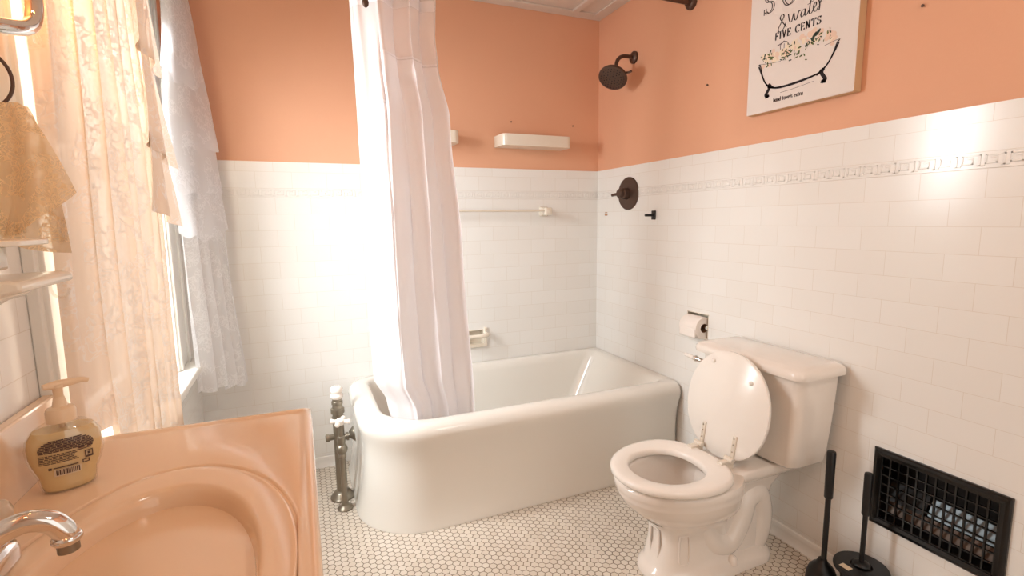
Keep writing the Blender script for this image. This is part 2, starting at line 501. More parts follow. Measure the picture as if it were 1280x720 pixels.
lc = thing('lace_curtain', 'sheer patterned lace panel in lamp-tinted peach, left side of the window', 'curtain', (-2.0, -1.12, 2.17))
LEFT_YL = [(.6, -1.425), (1.5, -1.425), (2.17, -1.40)]
LEFT_YR = [(.6, -.842), (1.0, -.842), (1.4, -.855), (1.7, -.895), (2.17, -.97)]
def f_left(u, v):
    ub = u
    z0 = .60 + .012 * sin(u * 9)
    zt = 2.17; 
    zb = .792 if ub < .135 else z0
    z = zt + (zb - zt) * v
    yl, yr = interp(LEFT_YL, z), interp(LEFT_YR, z)
    ph = u * 2 * pi * 7.5 + .8 * sin(z * 1.7) + wob(u * 3, 0, z, 1.1, 1.2)
    y = yl + (yr - yl) * u + .012 * cos(ph)
    x = -2.012 + .036 * min(1, u / .35) + .013 * sin(ph) * (.6 + .5 * (1 - v)) + wob(1.3, u * 5, z, 1.6, .008)
    x -= .022 * max(0, 1 - u / .06)
    return (x, y, z)
bm = bmesh.new(); sheet(bm, f_left, 240, 90); obj('panel', bm, SHEER, lc)
def f_frill(k, zt, zb, y0, flare, x0):
    def f(u, v):
        z = zt + (zb + .05 * (1 - u) - zt) * v
        yr = interp(LEFT_YR, z) + .012 + flare * v ** 1.5
        y = y0 + (yr - y0) * u
        x = x0 + .009 * sin(u * 11 + k + v * 2) * (.3 + v) + .012 * v * u
        return (x, y, z)
    return f
for k, (zt, zb, y0, fl) in enumerate(((2.16, 1.60, -1.03, .03), (1.66, 1.36, -1.0, .05), (1.44, 1.19, -.99, .04))):
    bm = bmesh.new(); sheet(bm, f_frill(k, zt, zb, y0, fl, -1.958), 40, 24); obj('frill', bm, SHEER, lc)

wc = thing('lace_curtain', 'opaque white lace panel with tiered frills, right side of the window', 'curtain', (-1.97, -.26, 2.17))
XR = [(.5, -1.868), (1.1, -1.908), (1.47, -1.930), (1.65, -1.940), (1.9, -1.962), (2.17, -1.985)]
XLc = [(.5, -2.010), (1.2, -2.018), (1.62, -2.034), (1.9, -2.006), (2.17, -1.995)]
def f_right(u, v):
    zt = 2.17; zb = .575 - .07 * u + .008 * sin(u * 20)
    z = zt + (zb - zt) * v
    xa, xb = interp(XLc, z), interp(XR, z)
    ph = u * 2 * pi * 4.5 + .6 * sin(z * 1.4) + wob(u * 3, 4, z, 1.0, 1.0)
    y = -.43 + .31 * u + .012 * sin(ph)
    x = max(xa + (xb - xa) * u ** .9 + .016 * sin(ph + 1.0) * min(1, (1 - u) * 3, .4 + u * 3) + wob(7, u * 4, z, 2, .006), -2.028)
    return (x, y, z)
bm = bmesh.new(); sheet(bm, f_right, 120, 90); obj('panel', bm, LACEW, wc)
def f_tier(k, zt, zb, ins, drop):
    def f(u, v):
        z = zt + (zb - drop * sin(pi * min(1, u * 1.05)) * .5 + .01 * sin(u * 17 + k) - zt) * v
        xa, xb = interp(XLc, z), interp(XR, z)
        x = xa + .008 + (xb + .006 + .010 * v - xa) * u + .005 * sin(u * 12 + k * 2) * (.3 + v)
        y = -.445 + .315 * u - .014 * v
        return (x, y - .004 * ins, z)
    return f
for k, (zt, zb) in enumerate(((2.165, 1.73), (1.80, 1.50), (1.58, 1.33), (1.40, 1.17))):
    bm = bmesh.new(); sheet(bm, f_tier(k, zt, zb, 3 - k, .05), 50, 20); obj('frill', bm, LACEW, wc)

# ------------------------------------------------------------------ bathtub
def tub():
    bm = bmesh.new()
    X0, X1, Y0, Y1 = -1.472, -.004, -.765, -.004
    def L(dl, dr, df, db, z, rk=1.0, rmin=.03):
        x0, x1, y0, y1 = X0 + dl, X1 - dr, Y0 + df, Y1 - db
        rf = max(.27 - min(dl, df) * .85, rmin); rb = max(.10 - min(dl, db) * .5, rmin)
        r1 = max(.025 + (min(dr, df)) * .6, .02); r2 = max(.025 + min(dr, db) * .6, .02)
        return [(x, y, z) for x, y in rrect(x0, x1, y0, y1, (rf, r1, r2, rb), 16)]
    loops = []
    for d, z in ((.012, 0.001), (.013, .012), (.018, .03), (.024, .10), (.027, .20), (.024, .27), (.017, .315), (.009, .345), (.003, .368), (0, .385), (.002, .402), (.010, .418), (.024, .428), (.042, .432)):
        loops.append(L(d + .022 * min(1, max(0, z / .36)) - .010 * (1 - min(1, z / .3)), 0, d, 0, z))
    for dl, dr, df, db, z in ((.097, .03, .072, .02, .4325), (.110, .045, .083, .032, .429), (.119, .057, .091, .042, .417), (.125, .068, .096, .048, .39), (.145, .115, .106, .056, .30), (.165, .17, .118, .068, .20), (.175, .215, .135, .085, .12), (.205, .25, .165, .115, .082), (.26, .31, .21, .16, .066)):
        loops.append(L(dl, dr, df, db, z, rmin=.08))
    loft(bm, loops)
    return bm
tubo = tag(obj('bathtub', tub(), ENAMEL, angle=60), 'white enamelled corner bathtub with rounded left end', 'bathtub')
bm = bmesh.new(); lathe(bm, [(0, .032), (.004, .032), (.006, .026), (.004, .02), (.004, .0)], (0, 0, 1), (-1.08, -.37, .066), 24); obj('drain', bm, CHROME, tubo)

# ------------------------------------------------------------------ shower curtain
sc_ = thing('shower_curtain', 'white waffle weave shower curtain with sheer top, bunched inside the tub', 'shower curtain', (-1.2, -.62, 2.1))
CXL = [(.36, -1.318), (.46, -1.335), (.56, -1.385), (.9, -1.392), (1.13, -1.398), (1.7, -1.412), (2.1, -1.425)]
CXR = [(.36, -.985), (.45, -.985), (1.125, -1.024), (1.575, -1.070), (1.75, -1.118), (1.85, -1.132), (2.1, -1.128)]
def cur(u, z):
    xl, xr = interp(CXL, z), interp(CXR, z)
    t = (2.1 - z) / 1.74
    ph = 2 * pi * (u * 2.6 + .10 * sin(u * 7 + 1)) + .35 * sin(z * 1.9) + wob(u * 2, 9, z, 1.0, .9)
    s = u + .030 * sin(2 * ph + .7)
    x = xl + (xr - xl) * min(1, max(0, s))
    yc = -.60 - .125 * max(0, 1 - t) ** 1.6 + .115 * max(0, 1 - u / .22) ** 1.5 * (.35 + .65 * t)
    y = yc + (.024 + .010 * t) * sin(ph) + wob(u * 6, 3, z, 2.4, .016) + wob(u * 9, z * 2.0, 5, 2.2, .01) * t
    # a crossways tuck where the sheer meets the body
    k = math.exp(-((z - 1.735 + .10 * (u - .5)) / .03) ** 2)
    y -= .014 * k * max(0, sin(pi * min(1, max(0, (u - .35) / .6))))
    return (x, max(y, -.668) if z < .46 else y, z)
ZS = 1.775
def zsplit(u): 
    return ZS - .055 * max(0, (u - .5)) - (.16 if u < .30 else 0) - (.11 if u < .12 else 0)
bm = bmesh.new(); sheet(bm, lambda u, v: cur(u, 2.1 + (zsplit(u) - 2.1) * v), 170, 40, (160, 60)); obj('sheer_top', bm, SVOIL, sc_)
bm = bmesh.new(); sheet(bm, lambda u, v: cur(u, zsplit(u) + .012 + (.355 - zsplit(u) - .012) * v), 170, 140, (160, 240)); obj('waffle_panel', bm, SCURT, sc_)
bm = bmesh.new(); sheet(bm, lambda u, v: (lambda p: (p[0], p[1] - .0015, p[2]))(cur(u, 1.97 - .035 * v)), 170, 3, (160, 5)); obj('hem', bm, SCURT, sc_)
# hook, rod
hk = thing('curtain_hook', 'bronze teardrop hook at the top of the shower curtain', 'curtain hook', (-1.378, -.665, 1.94))
bm = bmesh.new()
bmesh.ops.create_uvsphere(bm, u_segments=16, v_segments=12, radius=.011, matrix=Matrix.Translation((-1.372, -.752, 1.916)) @ Matrix.Diagonal((1, .8, 1.35, 1)))
obj('bead', bm, BRONZE, hk)
bm = bmesh.new(); tube(bm, smooth_path([(-1.372, -.752, 1.928), (-1.371, -.752, 2.00), (-1.368, -.752, 2.10), (-1.365, -.735, 2.137), (-1.365, -.715, 2.128), (-1.365, -.712, 2.085), (-1.365, -.70, 2.06)]), .0022, 8); obj('wire', bm, BRONZE, hk)
sr = thing('shower_rod', 'dark bronze shower rod end flange high on the peach wall', 'shower rod', (0, -.732, 2.122))
bm = bmesh.new(); lathe(bm, [(-.008, .030), (.004, .030), (.010, .027), (.014, .018), (.022, .017)], (-1, 0, 0), (0, -.732, 2.122), 28); obj('flange', bm, BRONZE, sr)
bm = bmesh.new(); lathe(bm, [(.008, .0125), (2.065, .0125)], (-1, 0, 0), (0, -.732, 2.122), 20); obj('rod', bm, BRONZE, sr)

# ------------------------------------------------------------------ shower fittings on the right wall
sh_ = thing('shower_fixture', 'dark bronze round shower head on a bent arm in the corner', 'shower head', (0.0, -.327, 2.012))
bm = bmesh.new(); lathe(bm, [(-.006, .030), (.004, .030), (.010, .024), (.013, .012)], (-1, 0, 0), (0, -.327, 2.012), 28); obj('flange', bm, BRONZE, sh_)
arm = smooth_path([(.004, -.327, 2.012), (-.06, -.327, 2.012), (-.098, -.332, 1.990), (-.116, -.340, 1.945)])
bm = bmesh.new(); tube(bm, arm, .0095, 12); obj('arm', bm, BRONZE, sh_)
hd = Vector((-.50, -.30, -.80)).normalized()
bm = bmesh.new(); lathe(bm, [(-.005, .012), (.008, .017), (.02, .018), (.03, .026), (.042, .052), (.052, .067), (.062, .072), (.070, .071), (.073, .066), (.073, .0)], hd, (-.112, -.340, 1.945), 36, cap1=False)
hdo = obj('head', bm, BRONZE, sh_)
bm = bmesh.new(); a_, b_ = frame_axes(hd); c_ = Vector((-.112, -.340, 1.945)) + hd * .073
for R, n in ((.015, 6), (.03, 12), (.044, 18), (.057, 24)):
    for k in range(n):
        p = c_ + a_ * R * cos(2 * pi * k / n) + b_ * R * sin(2 * pi * k / n)
        lathe(bm, [(-.001, .0028), (.0025, .0022)], hd, p, 6)
o = obj('nozzles', bm, BLACK, sh_); o['kind'] = 'stuff'
bm = bmesh.new(); tube(bm, [(-.108, -.400, 1.908), (-.098, -.428, 1.905), (-.093, -.440, 1.908)], [.006, .005, .006], 10); obj('spray_lever', bm, BRONZE, sh_)

sv = thing('shower_valve', 'dark bronze round shower valve plate with lever above the tub', 'shower valve', (0, -.307, 1.334))
bm = bmesh.new(); lathe(bm, [(-.001, .086), (.005, .086), (.010, .082), (.012, .05), (.013, .0)], (-1, 0, 0), (0, -.307, 1.334), 48, cap1=False); obj('escutcheon', bm, BRONZE, sv)
bm = bmesh.new(); lathe(bm, [(.008, .030), (.04, .028), (.044, .024), (.062, .024), (.066, .02)], (-1, 0, 0), (0, -.307, 1.334), 28); obj('hub', bm, BRONZE, sv)
bm = bmesh.new(); tube(bm, [(-.05, -.307, 1.334), (-.056, -.275, 1.331), (-.058, -.238, 1.328)], [.010, .008, .0075], 14); obj('lever', bm, BRONZE, sv)

rh = thing('robe_hook', 'small black peg hook on white tile beside the shower valve', 'hook', (0, -.521, 1.218))
bm = bmesh.new(); box(bm, -.011, .001, -.532, -.510, 1.196, 1.240); obj('plate', bm, BLACK, rh, bevel=.002)
bm = bmesh.new(); tube(bm, [(-.008, -.521, 1.218), (-.055, -.521, 1.218)], .0065, 12); obj('peg', bm, BLACK, rh)

def nail(p, axis, label):
    bm = bmesh.new(); lathe(bm, [(-.010, .0018), (.006, .0018), (.006, .0042), (.0075, .0038), (.008, 0)], axis, p, 12, cap1=False)
    tag(obj('nail', bm, BRONZE), label, 'nail')
nail((.006, -.844, 1.755), (-1, 0, 0), 'tiny dark nail in the peach wall between shower head and picture')
nail((.006, -1.643, 1.772), (-1, 0, 0), 'tiny dark nail in the peach wall right of the picture')
nail((-.54, .006, 1.722), (0, -1, 0), 'tiny dark nail left of two above the white ledge')
nail((-.165, .006, 1.722), (0, -1, 0), 'tiny dark nail right of two above the white ledge')
bm = bmesh.new()
for dy in (-.008, .008):
    lathe(bm, [(-.003, .0055), (.0012, .0055), (.0012, .003)], (-1, 0, 0), (0, -.095 + dy, 1.226), 14)
box(bm, -.0012, .001, -.107, -.083, 1.236, 1.240)
tag(obj('rusty_wall_bracket', bm, RUST), 'small rusty bracket remnant on tile low left of shower valve', 'bracket')

# ------------------------------------------------------------------ fittings on the back wall
def ledge(x0, x1, label):
    t = thing('wall_ledge', label, 'shelf', ((x0 + x1) / 2, 0, 1.6), 'white ledges on the back wall')
    bm = bmesh.new()
    loft(bm, [[(x, y, z) for x, y in rrect(x0, x1, -.115, .008, (.03, .03, .001, .001), 6)] for z in (1.584, 1.642)])
    obj('shelf_body', bm, CERAMIC, t, bevel=.006, bseg=3)
    return t
ledge(-.635, -.235, 'white floating wall ledge above the towel bar, near the corner')
ledge(-1.255, -.862, 'white floating wall ledge mostly hidden behind the shower curtain')

tb = thing('towel_bar', 'thin clear towel bar with white ceramic end post on back wall', 'towel bar', (-.6, 0, 1.24))
bm = bmesh.new(); lathe(bm, [(0, .0062), (.70, .0062)], (1, 0, 0), (-1.05, -.055, 1.252), 16); obj('bar', bm, mat('bar_plastic', rgb(226, 214, 196), .15), tb)
for x in (-.352, -1.05):
    bm = bmesh.new()
    loft(bm, [[(x + a * s, y, 1.248 + b * s) for a, b in rrect(-.026, .026, -.026, .026, (.008,) * 4, 4)] for s, y in ((1, .001), (1, -.010), (.72, -.018), (.62, -.03), (.75, -.042), (.78, -.068), (.6, -.074))])
    obj('end_post', bm, CERAMIC, tb, angle=50)

sd = thing('soap_dish', 'recessed white ceramic soap dish with grab bar above tub', 'soap dish', (-.79, 0, .57))
bm = bmesh.new()
x0, x1, z0, z1 = SD
box(bm, x0, x1, .045, .052, z0, z1); box(bm, x0, x0 + .006, 0, .05, z0, z1); box(bm, x1 - .006, x1, 0, .05, z0, z1); box(bm, x0, x1, 0, .05, z0, z0 + .006); box(bm, x0, x1, 0, .05, z1 - .006, z1)
box(bm, x0 - .012, x0 + .004, -.012, .002, z0 - .012, z1 + .012); box(bm, x1 - .004, x1 + .012, -.012, .002, z0 - .012, z1 + .012)
box(bm, x0 - .012, x1 + .012, -.014, .002, z0 - .012, z0 + .006)
obj('niche', bm, CERAMIC, sd, bevel=.003)
bm = bmesh.new()
tube(bm, smooth_path([(x0 - .004, -.002, z1 - .020), (x0 - .002, -.045, z1 - .022), (x0 + .02, -.066, z1 - .022), ((x0 + x1) / 2, -.068, z1 - .022), (x1 - .02, -.066, z1 - .022), (x1 + .002, -.045, z1 - .022), (x1 + .004, -.002, z1 - .020)]), .011, 14)
obj('grab_bar', bm, CERAMIC, sd)

# ------------------------------------------------------------------ toilet paper in its niche
y0, y1, z0, z1 = TP
tp = thing('toilet_paper_holder', 'recessed toilet paper niche in the white tile above the toilet tank', 'toilet paper holder', (0, -.838, .727))
bm = bmesh.new()
box(bm, .062, .07, y0, y1, z0, z1); box(bm, 0, .07, y0, y0 + .004, z0, z1); box(bm, 0, .07, y1 - .004, y1, z0, z1); box(bm, 0, .07, y0, y1, z0, z0 + .004); box(bm, 0, .07, y0, y1, z1 - .004, z1)
obj('niche', bm, CERAMIC, tp, smooth=False)
bm = bmesh.new(); lathe(bm, [(0, .008), (.126, .008)], (0, 1, 0), (-.006, -.901, .725), 14); obj('roller', bm, CHROME, tp)
pr = thing('toilet_paper_roll', 'white toilet paper roll in the wall niche behind the tank', 'toilet paper', (-.006, -.838, .725))
bm = bmesh.new(); lathe(bm, [(0, .02), (0, .047), (.002, .0485), (.102, .0485), (.104, .047), (.104, .02)], (0, 1, 0), (-.012, -.892, .722), 40, False, False)
pap = obj('paper', bm, PAPER, pr)
bm = bmesh.new(); lathe(bm, [(0, .0195), (.104, .0195)], (0, 1, 0), (-.012, -.892, .722), 28, False, False); o = obj('core', bm, CARD, pr); md = o.modifiers.new('t', 'SOLIDIFY'); md.thickness = .001
bm = bmesh.new(); sheet(bm, lambda u, v: (-.0608 + .0006 * sin(u * 9) + .003 * v, -.890 + .10 * u, .722 - .042 * v), 10, 6); o = obj('loose_sheet', bm, PAPER, pr); md = o.modifiers.new('t', 'SOLIDIFY'); md.thickness = .0008

# ------------------------------------------------------------------ toilet
TY = -1.29
tl = thing('toilet', 'white two-piece toilet with its lid raised against the tank', 'toilet', (-.36, TY, 0))
def egg(xf, xb, w, z, n=48, p=2.0, pb=None):
    cx = (xf * .42 + xb * .58) if xb - xf > .3 else (xf + xb) / 2
    pts = []
    for k in range(n):
        a = 2 * pi * k / n
        c, s = cos(a), sin(a)
        e = 2 / (p if c < 0 else (pb or p))
        px = abs(c) ** e * (1 if c > 0 else -1); py = abs(s) ** e * (1 if s > 0 else -1)
        x = cx + (px * (xb - cx) if px > 0 else px * (cx - xf))
        pts.append((x, TY + w * py, z))
    return pts
SZ = .352    # rim top
bm = bmesh.new()
loops = [egg(-.615, -.20, .122, .001, p=2.6), egg(-.615, -.20, .122, .020, p=2.6), egg(-.605, -.205, .113, .030, p=2.6), egg(-.598, -.22, .104, .036, p=2.8), egg(-.590, -.24, .096, .045, p=3.0), egg(-.580, -.28, .088, .07, p=3.4), egg(-.570, -.30, .084, .12, p=3.4), egg(-.572, -.30, .086, .165, p=3.2), egg(-.585, -.29, .098, .195, p=2.8),
         egg(-.625, -.27, .128, .222, p=2.4), egg(-.662, -.262, .150, .248, p=2.2), egg(-.688, -.262, .164, .275, p=2.1), egg(-.700, -.262, .172, .298, p=2.1), egg(-.705, -.262, .175, .308, p=2.1), egg(-.704, -.262, .174, .314, p=2.1), egg(-.712, -.265, .178, .325, p=2.1), egg(-.714, -.268, .179, .340, p=2.1), egg(-.711, -.270, .177, .349, p=2.1), egg(-.702, -.28, .17, SZ, p=2.1),
         egg(-.672, -.335, .142, SZ, p=2.0), egg(-.664, -.340, .134, .345, p=2.0), egg(-.655, -.345, .128, .32, p=2.0), egg(-.635, -.37, .11, .26, p=2.0), egg(-.60, -.40, .085, .20, p=2.0), egg(-.56, -.43, .055, .165, p=2.0)]
loft(bm, loops)
# deck that carries the tank
dk = []
for z, ins in ((.300, .03), (.318, .010), (.335, .0), (.352, .0), (.360, .006)):
    dk.append([(x, TY + y, z) for x, y in rrect(-.34 + ins, -.035 - ins * .3, -.118 + ins, .118 - ins, (.05, .03, .03, .05), 8)])
loft(bm, dk)
# foot at the back and the trapway bulges on both flanks
ft = []
for z, w, xb in ((.001, .118, -.115), (.020, .118, -.115), (.032, .108, -.125), (.045, .088, -.14)):
    ft.append([(x, TY + y, z) for x, y in rrect(-.42, xb, -w, w, (.04, .085, .085, .04), 10)])
loft(bm, ft)
core = []
for z, w, x0_, x1_ in ((.04, .078, -.42, -.145), (.12, .074, -.42, -.125), (.2, .074, -.40, -.12), (.26, .078, -.38, -.10), (.31, .09, -.36, -.06)):
    core.append([(x, TY + y, z) for x, y in rrect(x0_, x1_, -w, w, (.03, .045, .045, .03), 8)])
loft(bm, core)
for s in (-1, 1):
    path = smooth_path([(-.44, TY + s * 0.039, .20), (-.385, TY + s * 0.046, .105), (-.315, TY + s * 0.048, .085), (-.265, TY + s * 0.048, .15), (-.235, TY + s * 0.046, .225), (-.185, TY + s * 0.044, .235), (-.155, TY + s * 0.042, .16), (-.160, TY + s * 0.040, .08), (-.175, TY + s * 0.034, .035)], 6)
    tube(bm, path, [.050] * len(path), 20)
# flutes on the front of the pedestal
def fl_pt(a, z, out):
    import_x = -.435; rx, ry = .142 + out, .086 + out
    e = 2 / 3.4
    c, s = cos(a), sin(a)
    return (import_x - abs(c) ** e * (1 if c > 0 else -1) * rx, TY + abs(s) ** e * (1 if s > 0 else -1) * ry, z)
for a0 in (-1.12, 0, 1.12):
    pts = []
    for k in range(28):
        t = 2 * pi * k / 28
        da = (.10 if a0 == 0 else .17) * cos(t); zz = .118 + (.050 * (1 if sin(t) > 0 else -1) if abs(sin(t)) > .6 else .050 * sin(t) / .6)
        pts.append(fl_pt(a0 + da, zz, -.001))
    tube(bm, pts, .0038, 8, closed=True)
bowl = obj('bowl', bm, PORC, tl, angle=55)
bm = bmesh.new()
lathe(bm, [(0, .019), (.012, .018), (.022, .013), (.027, .005), (.0275, 0)], (0, 0, 1), (-.325, TY - .098, .030), 20, cap1=False); obj('bolt_cap', bm, PORC, tl)
bm = bmesh.new()
lathe(bm, [(0, .019), (.012, .018), (.022, .013), (.027, .005), (.0275, 0)], (0, 0, 1), (-.325, TY + .098, .030), 20, cap1=False); obj('bolt_cap', bm, PORC, tl)
bm = bmesh.new(); bmesh.ops.create_circle(bm, cap_ends=True, segments=32, radius=1, matrix=Matrix.Translation((-.50, TY, .20)) @ Matrix.Diagonal((.105, .085, 1, 1))); obj('water', bm, mat('water', rgb(170, 160, 150), .03), tl)
# seat ring
def ring(z0, dz):
    bm = bmesh.new()
    A = lambda xf, xb, w, z, p=2.05: egg(xf, xb, w, z, 56, p, 2.35)
    lp = [A(-.716, -.345, .184, z0), A(-.722, -.342, .188, z0 + .006), A(-.722, -.342, .188, z0 + dz - .007), A(-.716, -.346, .183, z0 + dz - .001), A(-.706, -.352, .174, z0 + dz),
          A(-.668, -.412, .126, z0 + dz - .001), A(-.660, -.418, .119, z0 + dz - .006), A(-.658, -.42, .117, z0 + .006), A(-.66, -.418, .119, z0)]
    vs = loft(bm, lp, False, False)
    n = len(lp[0])
    for i in range(n):
        j = (i + 1) % n
        bm.faces.new((vs[-1][i], vs[-1][j], vs[0][j], vs[0][i]))
    return bm
seat = obj('seat', ring(SZ + .008, .024), SEATW, tl, angle=60)
for s in (-.10, .10):
    for x in (-.66, -.42):
        bm = bmesh.new(); lathe(bm, [(0, .008), (.0105, .008)], (0, 0, 1), (x + (.03 if x < -.5 else 0), TY + s * (1.0 if x < -.5 else 1.45), SZ - .001), 12)
        obj('seat_bumper', bm, SEATW, tl)
# raised lid, leaning on the tank
lidM = Matrix.Translation((-.318, TY, .385)) @ Matrix.Rotation(radians(-9), 4, 'Y').inverted()
bm = bmesh.new()
def lidloop(s, x):
    pts = []
    for k in range(56):
        a = 2 * pi * k / 56
        c, sn = cos(a), sin(a)
        e = 2 / (2.05 if c > 0 else 2.3)
        zc = .172
        pts.append(lidM @ Vector((x, .178 * s * (abs(sn) ** .98) * (1 if sn > 0 else -1), zc + (abs(c) ** e) * (1 if c > 0 else -1) * .186 * s)))
    return pts
loft(bm, [lidloop(.97, 0), lidloop(1.0, .004), lidloop(1.0, .013), lidloop(.975, .018)])
lid = obj('lid', bm, SEATW, tl, angle=50)
for (yy, zz) in ((.075, .31), (-.095, .275)):
    bm = bmesh.new(); c0 = lidM @ Vector((0.001, yy, zz)); ax = lidM.to_3x3() @ Vector((-1, 0, 0))
    lathe(bm, [(0, .0075), (.006, .0075), (.009, .005), (.0095, 0)], ax, c0, 14, cap1=False); obj('lid_bumper', bm, SEATW, tl)
# hinges
for s in (-1, 1):
    bm = bmesh.new(); yy = TY + s * .07
    tube(bm, [(-.332, yy - .018, .392), (-.332, yy + .018, .392)], .010, 14)
    box(bm, -.342, -.318, yy - .008, yy + .008, SZ, .392)
    p = [lidM @ Vector((-.006, s * .07 + dy, zz)) for zz in (.005, .085) for dy in (-.0075, .0075)]
    q = [lidM @ Vector((.001, s * .07 + dy, zz)) for zz in (.005, .085) for dy in (-.0075, .0075)]
    loft(bm, [[p[0], p[1], p[3], p[2]], [q[0], q[1], q[3], q[2]]])
    box(bm, -.375, -.330, yy - .011, yy + .011, SZ + .006, .392)
    o = obj('hinge', bm, mat('hinge_chrome', rgb(232, 222, 208), .25, .3), tl, bevel=.002)
    bm = bmesh.new()
    for zz in (.03, .055, .075):
        c0 = lidM @ Vector((-.005, s * .07, zz)); lathe(bm, [(0, .0028), (.0025, .0024)], lidM.to_3x3() @ Vector((-1, 0, 0)), c0, 8)
    obj('hinge_rivet', bm, NICKEL, tl)
# tank with a ribbed, tapered front
bm = bmesh.new()
def tank_loop(z, hw, xf, xb=-.028, k=1.0):
    pts = []
    n = 40
    Y = lambda t: TY + hw * t
    pts.append((xb, Y(-1) , z)); 
    prof = []
    for i in range(n + 1):
        t = -1 + 2 * i / n
        e = 1 - abs(t)
        d = .034 * min(1, e / .10) ** .6 if e < .10 else .034
        groove = -.0045 * math.exp(-((e - .125) / .018) ** 2) + .004 * math.exp(-((e - .07) / .025) ** 2)
        prof.append((xf + .034 - d - groove * k - .010 * (1 - t * t), Y(t), z))
    pts += prof; pts.append((xb, Y(1), z))
    return pts
loft(bm, [tank_loop(z, hw, xf) for z, hw, xf in ((.362, .16, -.150), (.366, .175, -.166), (.378, .186, -.176), (.42, .194, -.183), (.50, .203, -.189), (.60, .211, -.194), (.69, .217, -.197))])
obj('tank', bm, PORC, tl, angle=50)
bm = bmesh.new()
def lid_loop(z, g_, r=.02):
    return [(x, TY + y, z) for x, y in rrect(-.226 + g_, -.010 - g_ * .4, -.234 + g_, .234 - g_, (r + .012, .012, .012, r + .012), 8)]
loft(bm, [lid_loop(.690, .006), lid_loop(.691, .001), lid_loop(.700, -.001), lid_loop(.712, .0), lid_loop(.720, .006), lid_loop(.726, .018), lid_loop(.729, .03)])
obj('tank_lid', bm, PORC, tl, angle=60)
# flush handle
bm = bmesh.new(); lathe(bm, [(-.012, .013), (.004, .0165), (.012, .015), (.018, .010), (.022, .008)], (-1, 0, 0), (-.204, TY + .170, .655), 20); fh = obj('flush_handle', bm, CHROME, tl)
bm = bmesh.new(); tube(bm, [(-.222, TY + .172, .655), (-.224, TY + .20, .658), (-.226, TY + .212, .659), (-.229, TY + .225, .660)], [.008, .008, .0125, .007], 12); obj('flush_lever', bm, CHROME, tl)
bm = bmesh.new(); tube(bm, [(-.228, TY + .222, .660), (-.231, TY + .265, .664), (-.232, TY + .272, .664)], [.008, .007, .003], 12); obj('lever_grip', bm, SEATW, tl)

# ------------------------------------------------------------------ picture
PX = -.030
pc = thing('wall_picture', 'white canvas print of a flower-filled clawfoot bathtub on peach wall', 'picture', (0, -1.286, 1.58))
bm = bmesh.new(); box(bm, PX, .005, -1.488, -1.084, 1.580, 2.085)
o = obj('canvas', bm, [CANVAS, CANVEDGE], pc, smooth=False)
for p in o.data.polygons:
    if p.normal.x > -.5: p.material_index = 1
o.modifiers.new('bevel', 'BEVEL').width = .002
def cv(u, v, d=.0006): return (PX - d, -1.084 - u, 1.58 + v)
def ribbon(bm, pts, thin, thick=None, nib=True, d=.0007):
    """flat pen stroke on the canvas; thick on the downstrokes"""
    thick = thick or thin
    L, Rr = [], []
    n = len(pts)
    for i, (u, v) in enumerate(pts):
        a = pts[max(0, i - 1)]; b = pts[min(n - 1, i + 1)]
        du, dv = b[0] - a[0], b[1] - a[1]; l = sqrt(du * du + dv * dv) or 1e-9
        w = (thin + (thick - thin) * (abs(dv) / l) ** 2) * .5
        nx, ny = -dv / l * w, du / l * w
        L.append(bm.verts.new(cv(u + nx, v + ny, d))); Rr.append(bm.verts.new(cv(u - nx, v - ny, d)))
    for i in range(n - 1): bm.faces.new((L[i], L[i + 1], Rr[i + 1], Rr[i]))
def arc(cx, cy, rx, ry, a0, a1, n=14):
    return [(cx + rx * cos(radians(a0 + (a1 - a0) * i / n)), cy + ry * sin(radians(a0 + (a1 - a0) * i / n))) for i in range(n + 1)]
S_ = arc(.30, .74, .24, .24, 35, 270, 14) + arc(.30, .26, .27, .24, 90, -145, 14)[1:]
